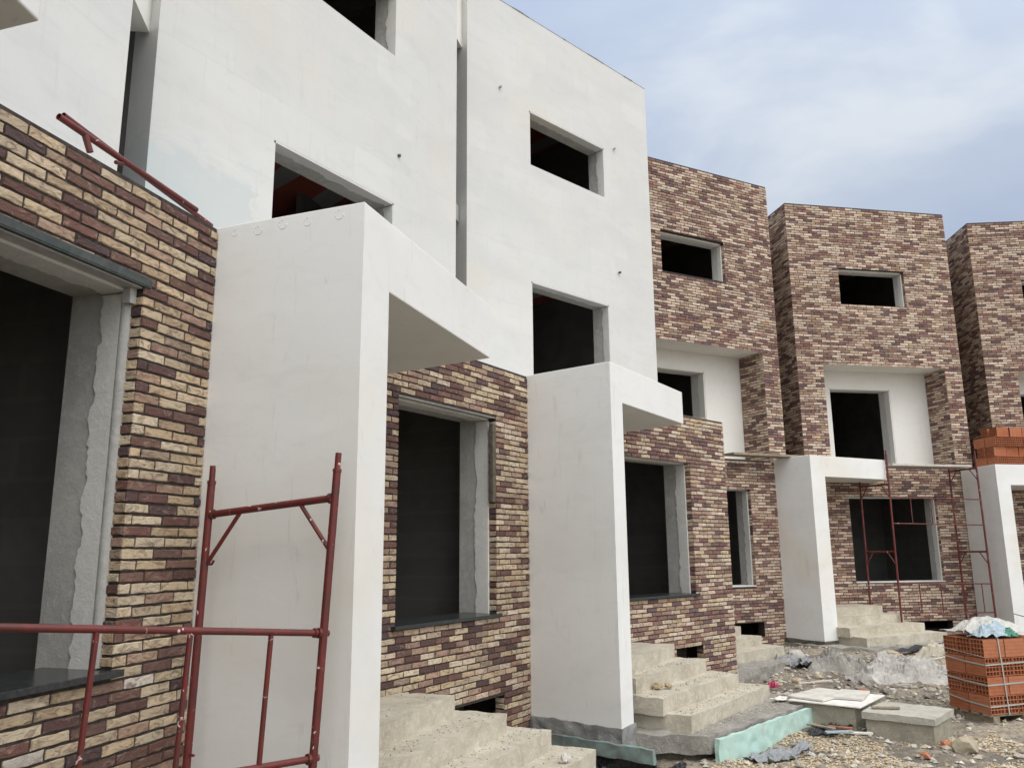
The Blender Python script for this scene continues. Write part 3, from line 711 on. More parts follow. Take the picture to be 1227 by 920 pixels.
# crumbs swept on the steps
def crumbs_on(fl, fr_, z, back, n, ico=False):
    fl = Vector(fl); fr_ = Vector(fr_); d = (fr_ - fl).normalized(); nn = Vector((-d.y, d.x))
    for _ in range(n):
        p = fl.lerp(fr_, rnd.random()) + nn * (back * rnd.random() ** .7 + .02)
        pebble(cr, p.x, p.y, z + .004, rnd.uniform(.003, .010) * (2.0 if rnd.random() < .05 else 1), shade(rnd.choice(STC), .85, 1.25))
for a, b, z, bk_, n in (((-1.05, 5.12), (-.07, 7.37), -1.36, .25, 150), ((-.80, 5.1), (.31, 7.49), -1.52, .25, 220), ((-.53, 4.9), (.69, 7.50), -1.68, .25, 220), ((1.30, 9.20), (2.41, 10.75), -1.36, .2, 120), ((1.54, 8.96), (2.78, 10.65), -1.52, .22, 160), ((1.80, 8.85), (3.19, 10.78), -1.68, .2, 200), ((1.94, 8.75), (3.45, 10.38), -1.835, .25, 350), ((-1.3, 5.02), (-.51, 7.32), -1.2, .6, 60)):
    crumbs_on(a, b, z, bk_, n)
tag(cr.build('rubble_crumbs', M['stone']), 'fine stone and mortar crumbs scattered over the yard and steps', 'rubble', kind='stuff')

def rock(name, x, y, z, size, c, label, cat, group=None, seed=0, sub=2, amp=.35, mat='stone'):
    bm = bmesh.new(); bmesh.ops.create_icosphere(bm, subdivisions=sub, radius=1); r = random.Random(seed)
    rz = Matrix.Rotation(r.uniform(0, 6.28), 3, 'Z')
    for v in bm.verts:
        d = 1 + amp * noise.noise(v.co * 1.4 + Vector((seed * 7.1, 0, 0))) + amp * .4 * noise.noise(v.co * 4 + Vector((0, seed * 3.7, 0)))
        for ax in (Vector((1, .3, .2)), Vector((-.4, 1, .3)), Vector((.2, -.5, 1)), Vector((-1, -.6, .4)), Vector((.5, .9, -.7))):
            ax = ax.normalized(); q = v.co.dot(ax)
            if q > .72: v.co -= ax * (q - .72)
        v.co = rz @ Vector((v.co.x * size[0] * d, v.co.y * size[1] * d, v.co.z * size[2] * d))
    me = bpy.data.meshes.new(name); bm.to_mesh(me); bm.free(); me.materials.append(M[mat])
    ca = me.color_attributes.new('Col', 'FLOAT_COLOR', 'CORNER'); ca.data.foreach_set('color', [*c, 1.0] * len(me.loops))
    o = bpy.data.objects.new(name, me); col.objects.link(o); o.location = (x, y, z + ZC)
    return tag(o, label, cat, group)
# two big heaps of hardened concrete waste
def heap(x, y, rx, ry, h, label, c1, seed, az=0):
    mb = MB(); n = 64; a0 = R(az); pts = []
    for i in range(n + 1):
        for j in range(n + 1):
            u, v = i / n * 2 - 1, j / n * 2 - 1; rr = math.hypot(u, v)
            px, py = u * rx, v * ry; X = x + px * math.cos(a0) - py * math.sin(a0); Y = y + px * math.sin(a0) + py * math.cos(a0)
            e = rr + .35 * noise.noise((u * 1.6 + seed, v * 1.6, 0)); k = 1 - smooth(.62, .92, e)
            zz = ground_z(X, Y) - .03 + k * (h * (.62 + .75 * round(3.2 * noise.noise((u * 2.4 + seed * 2, v * 2.4, 5))) / 3.2 + .35 * noise.noise((u * 3 + seed, v * 3, 1))) + .05 * abs(noise.noise((X * 7, Y * 7, seed))) + .03 * noise.noise((X * 13, Y * 13, seed)) + .03 * abs(noise.noise((X * 26, Y * 26, seed + 4))))
            pts.append((X, Y, zz))
    mb.v = pts
    for i in range(n):
        for j in range(n): mb.f.append((i * (n + 1) + j, (i + 1) * (n + 1) + j, (i + 1) * (n + 1) + j + 1, i * (n + 1) + j + 1)); mb.c.append(None); mb.mi.append(0)
    return tag(mb.build('rubble_heap', c1, origin=(x, y, ground_z(x, y) + ZC), weld=False, smooth=False), label, 'rubble heap')
pale = mat_concrete('pale_waste_concrete', (.46, .44, .405), (.32, .305, .28), (.58, .56, .525), 1.2)
heap(6.15, 13.4, 1.0, .7, .28, 'large pale heap of hardened concrete waste in front of the far steps', pale, 3, 15)
heap(5.45, 14.4, 8.5 / 10, .65, .24, 'smaller grey heap of concrete waste beside the far canopy wall', M['rough'], 8, 30)
heap(7.9, 15.6, .7, .5, .22, 'low cream heap of rubble at the right end of the far steps', M['step'], 12, 10)
# individual stones
for k, (x, y, s) in enumerate([(4.82, 14.82, .16), (5.9, 14.9, .14), (5.27, 12.27, .11), (4.75, 13.44, .10), (6.9, 14.7, .2), (4.3, 13.1, .09), (5.05, 12.9, .08), (4.0, 12.1, .07), (5.7, 11.9, .09), (6.3, 12.2, .08), (4.6, 11.6, .07), (5.2, 11.3, .06), (7.4, 14.2, .15), (3.9, 11.4, .06), (4.9, 10.6, .07), (5.35, 10.2, .06), (5.9, 9.9, .06), (5.2, 9.4, .05), (4.2, 12.7, .08), (5.55, 13.0, .10), (7.3, 12.9, .10), (6.75, 15.3, .16), (4.45, 14.1, .11), (3.95, 13.4, .09), (5.0, 14.1, .12)] + [(.40 * yy + dx, yy, ss) for yy, dx, ss in [(rnd.uniform(10.0, 15.5), rnd.uniform(-.75, 1.2), rnd.choice((.035, .045, .05, .06, .08))) for _ in range(60)] if not (9.3 < yy < 11.3 and -.5 < dx < .9)]):
    rock('rubble_stone', x, y, ground_z(x, y) + s * .25, (s, s * .75, s * .5), rnd.choice(STC), 'grey brown lump of broken stone lying loose in the muddy yard', 'stone', 'loose stones in the yard', k + 1)
for k, (x, y, sz, lb) in enumerate(((5.35, 12.95, (.22, .15, .09), 'flat grey concrete chunk left of the large pale heap'), (6.75, 12.75, (.26, .17, .08), 'flat pale concrete chunk right of the large pale heap'), (4.35, 14.7, (.2, .14, .12), 'grey block chunk against the small far steps slab'), (5.0, 15.2, (.18, .2, .12), 'upright grey chunk at the foot of the far canopy wall'), (7.35, 13.6, (.24, .14, .07), 'low tan chunk between the pale heap and the brick pallet'))):
    rock('concrete_chunk', x, y, ground_z(x, y) + sz[2] * .5, sz, ((.50, .48, .44), (.46, .42, .36), (.40, .385, .36))[k % 3], lb, 'concrete chunk', None, 60 + k, 2, .18)
rock('stone', 1.58, 9.47, -1.475, (.075, .05, .04), (.40, .32, .20), 'larger tan stone lying on the second white porch steps', 'stone', None, 91)
rock('stone', 1.70, 9.52, -1.48, (.05, .045, .034), (.44, .37, .25), 'smaller tan stone beside the larger one on the porch steps', 'stone', None, 92)
for x, y, s, lab in ((4.59, 9.30, .085, 'orange broken brick beside the right end of the lidded concrete box'), (4.09, 8.72, .08, 'flat orange brick shard in the gravel below the lidded concrete box'), (5.02, 12.4, .07, 'pinkish brick lump in the mud below the grey heap')):
    rock('brick_shard', x, y, ground_z(x, y) + .03, (s, s * .7, s * .5), (.46, .17, .09), lab, 'brick shard', None, int(s * 1000), 1, .2)
rock('concrete_wedge', 4.66, 9.05, ground_z(4.66, 9.05) + .06, (.16, .12, .11), (.42, .36, .26), 'tan triangular concrete chunk in the gravel by the lidded box', 'concrete chunk', None, 33, 2, .25)

# crushed sheets -------------------------------------------------------------
def sheet(name, x, y, z, sx, sy, az, amp, seed, mat, label, cat, drop=.0, n=34, th=.004, conform=False, lift=.02, dome=0.0, cut=.75):
    a0 = R(az); mb = MB(); V = []
    for i in range(n + 1):
        for j in range(n + 1):
            u, v = i / n * 2 - 1, j / n * 2 - 1
            w = noise.noise_vector((u * 1.8 + seed, v * 1.8, seed * .7)) 
            px, py = (u + w.x * .22) * sx, (v + w.y * .22) * sy
            X = x + px * math.cos(a0) - py * math.sin(a0); Y = y + px * math.sin(a0) + py * math.cos(a0)
            f = abs(noise.noise((u * 2.6 + seed, v * 2.6, 1.0))) + .5 * abs(noise.noise((u * 6 + seed, v * 6, 2.0))) + .25 * abs(noise.noise((u * 13 + seed, v * 13, 3.0)))
            e = max(abs(u), abs(v)); zz = (ground_z(X, Y) if conform else z) + lift + amp * f * (1 if conform else (1 - .6 * e ** 4)) + dome * (1 - min(1, u * u * .9 + v * v * .9)) - drop * smooth(.6, 1.0, e)
            V.append((X, Y, zz))
    keep = lambda i, j: (math.hypot(i / n * 2 - 1, j / n * 2 - 1) + .45 * noise.noise((i * .16 + seed, j * .16, 5))) < cut + .25
    mb.v = V
    for i in range(n):
        for j in range(n):
            if keep(i, j): mb.f.append((i * (n + 1) + j, (i + 1) * (n + 1) + j, (i + 1) * (n + 1) + j + 1, i * (n + 1) + j + 1)); mb.c.append(None); mb.mi.append(0)
    o = mb.build(name, M[mat], origin=(x, y, z + ZC))
    sm = o.modifiers.new('Thick', 'SOLIDIFY'); sm.thickness = th
    return tag(o, label, cat)
tag(rough_prism('membrane', [(.16, 9.30), (1.35, 8.345), (1.33, 8.32), (.14, 9.275)], -2.6, -2.004, 'membrane', None, 12, .022, .08), 'black dimpled membrane hanging upright below the dirty mint foam strip', 'membrane')
sheet('membrane', .85, 8.60, -2.33, .75, .22, -14, .12, 4, 'membrane', 'loose black membrane scrap lying in the pit before the hanging membrane', 'membrane', lift=.02, conform=True, dome=.22)
sheet('plastic_sheet', 2.75, 9.05, -2.07, .50, .20, 44, .06, 9, 'grey_film', 'crumpled dark grey film on the gravel under the mint foam board', 'plastic sheet', conform=True)
sheet('plastic_sheet', 3.55, 9.85, -2.07, .30, .14, 30, .05, 12, 'black_film', 'small black film scrap at the end of the mint foam board', 'plastic sheet', conform=True)
sheet('plastic_sheet', 4.75, 14.35, -2.0, .45, .28, 35, .16, 15, 'grey_film', 'grey film draped against the slab of the small far steps', 'plastic sheet', conform=True, lift=.05)
sheet('plastic_sheet', 7.7, 15.95, -2.0, .8, .10, 25, .05, 17, 'black_film', 'long black film lying along the far porch slab edge', 'plastic sheet', conform=True, lift=.06)
sheet('scrap', 3.80, 12.63, -2.04, .07, .05, 20, .16, 21, 'pink', 'small bright pink scrap at the edge of the second porch', 'scrap', conform=True, lift=.02, n=12)
sheet('scrap', 3.25, 10.55, -1.83, .16, .08, 48, .03, 24, 'paper', 'crumpled white paper on the right end of the porch slab', 'scrap', n=14)
sheet('scrap', .40, 7.02, -1.665, .045, .03, 10, .13, 26, 'paper', 'torn white paper standing on the nearest steps', 'scrap', n=12, lift=.0)

# ------------------------------------------------------------------ concrete inspection boxes
def cbox(fr, L, Wd, z0, z1, lid, label, seed):
    x, y = fr.o; h = thing('inspection_box', x, y, z0, label, 'concrete box')
    rough_prism('box_body', [fr.xy(-L / 2, -Wd / 2), fr.xy(L / 2, -Wd / 2), fr.xy(L / 2, Wd / 2), fr.xy(-L / 2, Wd / 2)], z0, z1, mat_concrete('box_concrete_%d' % seed, (.36, .335, .265), (.25, .23, .18), (.46, .43, .35), .7), h, seed, .008, .06)
    if lid:
        e = .03; rough_prism('lid', [fr.xy(-L / 2 - e, -Wd / 2 - e), fr.xy(L / 2 + e, -Wd / 2 - e), fr.xy(L / 2 + e, Wd / 2 + e), fr.xy(-L / 2 - e, Wd / 2 + e)], z1 + .003, z1 + .075, mat_concrete('lid_concrete_%d' % seed, (.46, .44, .38), (.34, .32, .27), (.56, .54, .48), .8), h, seed + 1, .008, .05)
    return h
B1 = Fr(3.93, 10.52, -41); cbox(B1, .74, .92, -2.2, -1.82, False, 'open concrete inspection box covered by loose pale boards', 41)
B2 = Fr(4.45, 9.80, -41); cbox(B2, .70, .72, -2.2, -1.885, True, 'concrete inspection box with its own concrete lid', 43)
def slab_thing(name, fr, t, i, z, L, Wd, th, az, mat, label, cat, tilt=(0, 0)):
    o = MB(); c, s_ = math.cos(R(az)), math.sin(R(az))
    f2 = Fr(*fr.xy(t, i), math.degrees(math.atan2(fr.u[1], fr.u[0])) + az)
    V = []
    for (a, b) in ((-L / 2, -Wd / 2), (L / 2, -Wd / 2), (L / 2, Wd / 2), (-L / 2, Wd / 2)):
        zz = z + a * tilt[0] + b * tilt[1]; V.append((*f2.xy(a, b), zz))
    n = len(V); vs = V + [(x, y, zz + th) for x, y, zz in V]
    o.add(vs, [(3, 2, 1, 0), (4, 5, 6, 7), (0, 1, 5, 4), (1, 2, 6, 5), (2, 3, 7, 6), (3, 0, 4, 7)])
    return tag(o.build(name, M[mat], origin=(*f2.o, z + ZC), bevel=min(.004, th * .3)), label, cat)
slab_thing('board', B1, .0, .0, -1.808, .84, 1.0, .016, 2, 'paper', 'large white board lying directly on the open concrete box', 'board')
slab_thing('board', B1, -.19, -.02, -1.786, .46, .80, .022, -6, 'grey_board' if 'grey_board' in M else 'board', 'grey board on the left half of the white board', 'board')
slab_thing('board', B1, .12, .16, -1.785, .34, .60, .03, 10, 'board', 'narrow thick board on the right half of the white board', 'board')
slab_thing('wood_offcut', B2, -.2, -.12, -1.80, .30, .05, .02, 30, 'wood', 'short brown wooden offcut on the concrete lid', 'offcut')
for k, (t, i, L, az, mt, lb) in enumerate(((-.52, -.52, .55, 20, 'paper', 'white plank offcut in the gravel between the two concrete boxes'), (-.70, -.42, .42, 5, 'hollow', 'orange clay strip in the gravel left of the lidded box'), (-.78, -.58, .36, -18, 'wood', 'brown stick in the gravel beside the orange strip'), (-.55, -.66, .30, 40, 'blue_film', 'bluish plastic strip in the gravel below the white offcut'))):
    x, y = B2.xy(t, i); slab_thing('offcut', B2, t, i, ground_z(x, y) + .02 + .012 * k, L, .06, .02, az, mt, lb, 'offcut', (.03, 0))
for k, (x, y, L, az) in enumerate(((4.55, 13.0, .55, 10), (5.6, 12.6, .4, -30), (7.3, 14.9, .7, 25), (4.2, 12.3, .35, 60), (6.9, 13.9, .5, 5), (3.9, 12.2, .3, -20))):
    slab_thing('stick', Fr(x, y, az), 0, 0, ground_z(x, y) + .02, L, .03, .02, 0, 'board', 'thin pale timber stick lying in the muddy yard', 'stick', (.05, 0)); col.objects[-1]['group'] = 'timber sticks in the yard'

# ------------------------------------------------------------------ hollow clay bricks
BLn, BWd, BHh = .32, .213, .2175
def hollow_mesh():
    """long axis x (holes run along x), origin at the base centre; 4x4 holes in each end"""
    mb = MB(); L, Wd, H = BLn / 2 - .005, BWd / 2 - .005, BHh - .007
    q = lambda *p: mb.face(p)
    for sy in (-1, 1):                                  # grooved long sides
        n = 5; 
        for k in range(n):
            z0, z1 = H * k / n, H * (k + 1) / n; y = sy * Wd; g_ = sy * (Wd - .003)
            rows = [(z0, y), (z1 - .007, y), (z1 - .004, g_), (z1, y)]
            for (za, ya), (zb, yb) in zip(rows, rows[1:]):
                p = [(-L, ya, za), (L, ya, za), (L, yb, zb), (-L, yb, zb)]; mb.face(p if sy < 0 else p[::-1])
    q((-L, -Wd, H), (L, -Wd, H), (L, Wd, H), (-L, Wd, H)); q((-L, Wd, 0), (L, Wd, 0), (L, -Wd, 0), (-L, -Wd, 0))
    ny, nz, wl = 4, 4, .0085; cw, chh = (2 * Wd - wl * (ny + 1)) / ny, (H - wl * (nz + 1)) / nz
    ysr = [-Wd]; zsr = [0]
    for k in range(ny): ysr += [-Wd + wl + k * (cw + wl), -Wd + wl + k * (cw + wl) + cw]
    for k in range(nz): zsr += [wl + k * (chh + wl), wl + k * (chh + wl) + chh]
    ysr.append(Wd); zsr.append(H)
    for sx in (-1, 1):
        X = sx * L; D = sx * (L - .085)
        for a in range(len(ysr) - 1):
            for b in range(len(zsr) - 1):
                y0, y1, z0, z1 = ysr[a], ysr[a + 1], zsr[b], zsr[b + 1]
                if a % 2 and b % 2:
                    for (p, r_) in (((y0, z0), (y1, z0)), ((y1, z0), (y1, z1)), ((y1, z1), (y0, z1)), ((y0, z1), (y0, z0))):
                        q((X, *p), (X, *r_), (D, *r_), (D, *p))
                    q((D, y0, z0), (D, y1, z0), (D, y1, z1), (D, y0, z1))
                else: q((X, y0, z0), (X, y1, z0), (X, y1, z1), (X, y0, z1))
    me = bpy.data.meshes.new('hollow_brick'); me.from_pydata(mb.v, [], mb.f); me.materials.append(M['hollow'])
    bm = bmesh.new(); bm.from_mesh(me); bmesh.ops.remove_doubles(bm, verts=bm.verts, dist=.0001); bmesh.ops.recalc_face_normals(bm, faces=bm.faces); bm.to_mesh(me); bm.free()
    return me
HB = hollow_mesh()
def put_brick(x, y, z, az, label, group, jit=1.0):
    o = bpy.data.objects.new('hollow_brick', HB); col.objects.link(o); o.location = (x, y, z + ZC); o.rotation_euler = (0, 0, R(az + rnd.uniform(-jit, jit)))
    tag(o, label, 'brick', group); return o
# pallet: a runs away along the left face, b along the right face
PK = (5.70, 10.36); ub = Vector((.962, .272)); ua = Vector((-.272, .962)); azb = math.degrees(math.atan2(ub.y, ub.x)); zp = -1.985
def pk(a, b): v = Vector(PK) + ua * a + ub * b; return v.x, v.y
lay = ['bottom', 'second', 'third', 'top']
for k in range(4):
    lb = 'orange hollow clay brick in the %s layer of the strapped stack' % lay[k]; gp = 'bricks of the %s layer on the pallet' % lay[k]
    if k % 2 == 1:
        for i in range(3):
            for j in range(3): put_brick(*pk((i + .5) * BWd, (j + .5) * BLn), zp + k * BHh, azb, lb, gp)
    else:
        for i in range(2):
            for j in range(5): put_brick(*pk((i + .5) * BLn, (j + .5) * BWd), zp + k * BHh, azb + 90, lb, gp)
pal = thing('pallet', *pk(.32, .5), -2.08, 'wooden pallet under the strapped orange bricks', 'pallet')
for k in range(4):
    s = MB(); s.prism([pk(.02 + k * .17, 0.0), pk(.14 + k * .17, 0.0), pk(.14 + k * .17, 1.05), pk(.02 + k * .17, 1.05)], zp - .024, zp - .003); s.build('deck_board', M['wood'], pal)
for k in range(3):
    s = MB(); s.prism([pk(.0, .03 + k * .45), pk(.66, .03 + k * .45), pk(.66, .12 + k * .45), pk(.0, .12 + k * .45)], zp - .12, zp - .026); s.build('bearer', M['wood'], pal)
def strap(zl, label, dz=0.0):
    s = MB(); e = .004; w = .009
    pts = [(.66, -e, zl + dz), (.32, -e, zl + dz * .3), (-e, -e, zl), (-e, .5, zl + .012), (-e, 1.07, zl + .03)]
    for (a0, b0, z0), (a1, b1, z1) in zip(pts, pts[1:]):
        s.face([(*pk(a0, b0), z0 - w), (*pk(a1, b1), z1 - w), (*pk(a1, b1), z1 + w), (*pk(a0, b0), z0 + w)])
    o = s.build('packing_strap', M['strap'], origin=(*pk(0, 0), zl + ZC)); sm = o.modifiers.new('T', 'SOLIDIFY'); sm.thickness = .0025
    return tag(o, label, 'strap')
strap(zp + 2.62 * BHh, 'pale strap around the third brick layer of the pallet', .05); strap(zp + 1.55 * BHh, 'pale strap around the second brick layer of the pallet', .04); strap(zp + .42 * BHh, 'pale strap around the bottom brick layer of the pallet', .06)
s = MB(); s.tube((*pk(.66, -.006), zp + 3.3 * BHh), (*pk(.0, -.006), zp + 3.05 * BHh), .004, 6)
tag(s.build('packing_strap', M['strap'], origin=(*pk(0, 0), zp + ZC)), 'thin pale string across the top brick layer of the pallet', 'strap')
s = MB(); s.face([(*pk(-.008, .26), zp - .01), (*pk(-.008, .276), zp - .01), (*pk(-.008, .232), zp + 4 * BHh + .006), (*pk(-.008, .216), zp + 4 * BHh + .006)]); s.face([(*pk(-.008, .216), zp + 4 * BHh + .006), (*pk(-.008, .232), zp + 4 * BHh + .006), (*pk(.64, .23), zp + 4 * BHh + .006), (*pk(.64, .214), zp + 4 * BHh + .006)])
o = s.build('packing_strap', M['strap'], origin=(*pk(0, .2), zp + ZC)); sm = o.modifiers.new('T', 'SOLIDIFY'); sm.thickness = .0025; tag(o, 'pale vertical strap down the right face of the pallet stack', 'strap')
zt = zp + 4 * BHh
sheet('plastic_sheet', *pk(.36, .44), zt, .46, .30, azb, .055, 31, 'white_film', 'crumpled white film on top of the strapped brick pallet', 'plastic sheet', lift=.05, dome=.15, n=44, cut=.9)
sheet('plastic_sheet', *pk(.17, .30), zt, .30, .16, azb + 4, .07, 35, 'blue_film', 'pale blue film bundled on top of the strapped brick pallet', 'plastic sheet', lift=.012, dome=.13, n=40, cut=.9)
sheet('plastic_sheet', *pk(.10, .50), zt, .14, .09, azb, .06, 38, 'green_film', 'green film bundled on top of the strapped brick pallet', 'plastic sheet', lift=.012, dome=.07, n=26, cut=.9)

# loose bricks on the far canopy
fo = Vector((10.60, 17.86)); az0 = 12; u0 = Vector((math.cos(R(az0)), math.sin(R(az0)))); n0 = Vector((-u0.y, u0.x))
for k in range(4):
    lb = 'orange hollow clay brick in the %s row stacked on the far white canopy' % ['bottom', 'second', 'third', 'top'][k]
    m = [5, 5, 5, 4][k]
    for j in range(m):
        for i in range(2):
            if k % 2 == 0:
                p = fo + u0 * (.05 + (j + .5) * (BWd + .012) + rnd.uniform(-.004, .004)) + n0 * ((i + .5) * (BLn + .01) + rnd.uniform(-.02, .02))
                put_brick(p.x, p.y, 1.725 + k * BHh, az0 + 90, lb, 'bricks of the %s row on the far canopy' % ['bottom', 'second', 'third', 'top'][k], 2.5)
            elif j < 4:
                p = fo + u0 * ((j + .5) * (BLn + .012) + (.16 if k == 3 else .03)) + n0 * ((i + .5) * .28 + .05 + rnd.uniform(-.02, .02))
                put_brick(p.x, p.y, 1.725 + k * BHh, az0, lb, 'bricks of the %s row on the far canopy' % ['bottom', 'second', 'third', 'top'][k], 2.5)

# loose slips lying on the ledge of the white house next to the brick ones
for k, (t, i, az, lb) in enumerate(((-.42, .10, 8, 'brick slip lying flat on the bay top beside the first brick house'),)):
    slab_thing('brick_slip', FC, t, i, 1.998, .21, .05, .03, az, 'wood', lb, 'brick slip')

# ------------------------------------------------------------------ scaffolding
def scaffold_frame(name, pts_l, pts_r, label, bars, group=None, braces=True, r=.021, spigot=True, tilt=0.0):
    """pts_l / pts_r: bottom and top of the two standards; bars: heights (fractions) of the ledgers"""
    (lb, lt), (rb, rt) = [[Vector(p) for p in q] for q in (pts_l, pts_r)]
    h = thing(name, lb.x, lb.y, lb.z, label, 'scaffold', group)
    for b, t in ((lb, lt), (rb, rt)):
        s = MB(); s.tube(b, t, r, 16); d = (t - b).normalized()
        if spigot: s.tube(t - d * .001, t + d * .09, r * .78, 14, hollow=True); s.tube(t - d * .012, t + d * .006, r * 1.12, 16)
        s.build('standard', M['red'], h, smooth=False)
    for f_, z0 in bars:
        a = lb.lerp(lt, (f_ - lb.z) / (lt.z - lb.z)); b = rb.lerp(rt, (f_ + tilt - rb.z) / (rt.z - rb.z))
        s = MB(); s.tube(a, b, r * .92, 14); dd = (b - a).normalized()
        s.tube(a + dd * .015, a + dd * .035, r * 1.3, 14); s.tube(b - dd * .035, b - dd * .015, r * 1.3, 14)
        s.build('ledger', M['red'], h)
        if z0 and braces:
            up = (lt - lb).normalized(); L = (b - a).length
            s = MB(); s.tube(a + dd * (L * z0), a - up * (L * .36), .0115, 10); s.build('brace', M['red'], h)
            s = MB(); s.tube(b - dd * (L * z0), b - up * (L * .36), .0115, 10); s.build('brace', M['red'], h)
    return h
# near frame leaning on the first white canopy wall (feet below the picture)
L_b, L_t = Vector((-1.715, 4.50, -2.0)), Vector((-1.673, 4.545, .475)); R_b, R_t = Vector((-1.03, 4.235, -2.0)), Vector((-.922, 4.285, .51))
def z_on(b, t, z): return (z - b.z) / (t.z - b.z)
nf = scaffold_frame('scaffold', (L_b, L_t - Vector((0, 0, .09))), (R_b, R_t - Vector((0, 0, .09))), 'red oxide tube frame leaning against the near white canopy wall', [(.205, .27)], tilt=.07)
s = MB(); a = L_b.lerp(L_t, z_on(L_b, L_t, -.06)); s.tube(a, a + Vector((.05, -.02, .0)), .007, 8); s.tube(a + Vector((.05, -.02, 0)), a + Vector((.06, -.024, .02)), .007, 8); s.build('hook', M['red'], nf)
s = MB(); a = L_b.lerp(L_t, z_on(L_b, L_t, -1.02)); s.tube(a, a + Vector((.045, -.03, .0)), .007, 8); s.build('hook', M['red'], nf)
# guard rail frame hooked to its right standard, running towards the camera
gp0 = R_b.lerp(R_t, z_on(R_b, R_t, -.40)); gp1 = R_b.lerp(R_t, z_on(R_b, R_t, -.985))
dr = Vector((-1.02, -1.10, .135)); dr2 = Vector((-1.02, -1.10, .06))
gh = thing('guard_rail', gp0.x, gp0.y, gp0.z, 'red tube guard rail with uprights crossing in front of the near window', 'guard rail')
s = MB(); s.tube(gp0 - dr * .02, gp0 + dr * 1.35, .0165, 14); s.tube(gp0 + dr * .012, gp0 + dr * .022, .026, 12); s.tube(gp0 + dr * .03, gp0 + dr * .036, .024, 12); s.build('top_rail', M['red'], gh)
s = MB(); s.tube(gp1 - dr2 * .02, gp1 + dr2 * 1.35, .0165, 14); s.tube(gp1 + dr2 * .012, gp1 + dr2 * .022, .026, 12); s.build('bottom_rail', M['red'], gh)
for k in (.195, .463, .73, .985, 1.25):
    s = MB(); s.tube(gp0 + dr * k, gp1 + dr2 * k, .0125, 12); s.build('upright', M['red'], gh)
# pipes on the near bay top
def pipe_thing(a, b, r, label):
    s = MB(); s.tube(a, b, r, 18, hollow=True); return tag(s.build('scaffold_pipe', M['red'], origin=(*a[:2], a[2] + ZC)), label, 'pipe')
pa = Vector((-2.215, 3.66, 2.105)); pb = Vector((-1.90, 4.62, 2.03))
pipe_thing(pa, pb, .0175, 'front red scaffold pipe lying on top of the near brick bay')
off = Vector((-.018, .012, .030)); pipe_thing(pa + off + Vector((.015, .03, 0)), pb + off + Vector((.0, .28, -.01)), .016, 'rear red scaffold pipe lying beside the front one on the bay top')
s = MB(); q = pa.lerp(pb, .16); s.tube(q, q + Vector((.02, .03, -.085)), .017, 12, hollow=True); tag(s.build('pipe_stub', M['red'], origin=(*q[:2], q[2] + ZC)), 'short pinkish pipe stub under the front pipe on the bay top', 'pipe')
s = MB(); q = pa.lerp(pb, .42); s.tube(q + Vector((0, 0, -.02)), q + Vector((-.01, -.06, -.04)), .011, 10); tag(s.build('pipe_stub', M['red'], origin=(*q[:2], q[2] + ZC)), 'thin pale peg beside the pipes in the middle of the bay top', 'pipe')

# far scaffold in front of the brick house
def P3(t, i, z): return Vector(FE.p(t, i, z))
lf = scaffold_frame('scaffold', (P3(1.14, -.2, -1.85), P3(1.16, -.2, 1.45)), (P3(1.32, -.95, -1.85), P3(1.34, -.95, 1.93)), 'left red scaffold frame by the far steps and canopy', [(-.10, .27), (1.30, .27)])
rf = scaffold_frame('scaffold', (P3(3.44, -.2, -1.85), P3(3.42, -.2, 1.70)), (P3(3.53, -.95, -1.85), P3(3.50, -.95, 1.95)), 'right red scaffold frame beside the rightmost white canopy wall', [(1.66, .27), (-.12, .27)])
for za, zb, ks, lb in ((1.02, .48, (.22, .44), 'upper red guard rail across the far ground floor window'), (-.745, -1.33, (.22, .45, .68, .90), 'lower red guard rail under the far ground floor window')):
    h = thing('guard_rail', *P3(1.34, -.95, zb), lb, 'guard rail')
    for z in (za, zb):
        s = MB(); s.tube(P3(1.33, -.955, z), P3(3.50, -.955, z - .04), .013, 10); s.build('rail', M['red'], h)
    for k in ks + ((.68,) if za > 0 else ()):
        s = MB(); s.tube(P3(1.33 + 2.17 * k, -.955, za - .04 * k), P3(1.33 + 2.17 * k, -.955, zb - .04 * k), .011, 8); s.build('upright', M['red'], h)
slab_thing('plank', FE, 2.65, -.52, 1.72, 1.95, .30, .045, 0, 'board', 'pale plank resting on the far scaffold below the loggia', 'plank', (-.01, 0))
slab_thing('plank', FD, -.85, -.25, 1.815, 1.95, .32, .045, 0, 'wood', 'weathered plank reaching from the brick wall to the far white canopy', 'plank', (.01, 0))
sheet('plastic_sheet', *FE.xy(1.0, -.55), 1.82, .45, .22, 25, .07, 44, 'white_film', 'thin white film lying on top of the far white canopy', 'plastic sheet', lift=.004, n=26)
s = MB(); pts = [P3(3.4, -1.6, -1.35).lerp(P3(5.2, -2.4, -1.62), k / 14) - Vector((0, 0, .10 * math.sin(math.pi * k / 14))) for k in range(15)]; s.path(pts, .008, 6)
tag(s.build('cable', M['wire'], origin=tuple(pts[0] + Vector((0, 0, ZC)))), 'thin dark cable sagging in front of the rightmost canopy wall', 'cable')

for o in list(bpy.data.objects):
    if 'o' in o.keys(): del o['o']

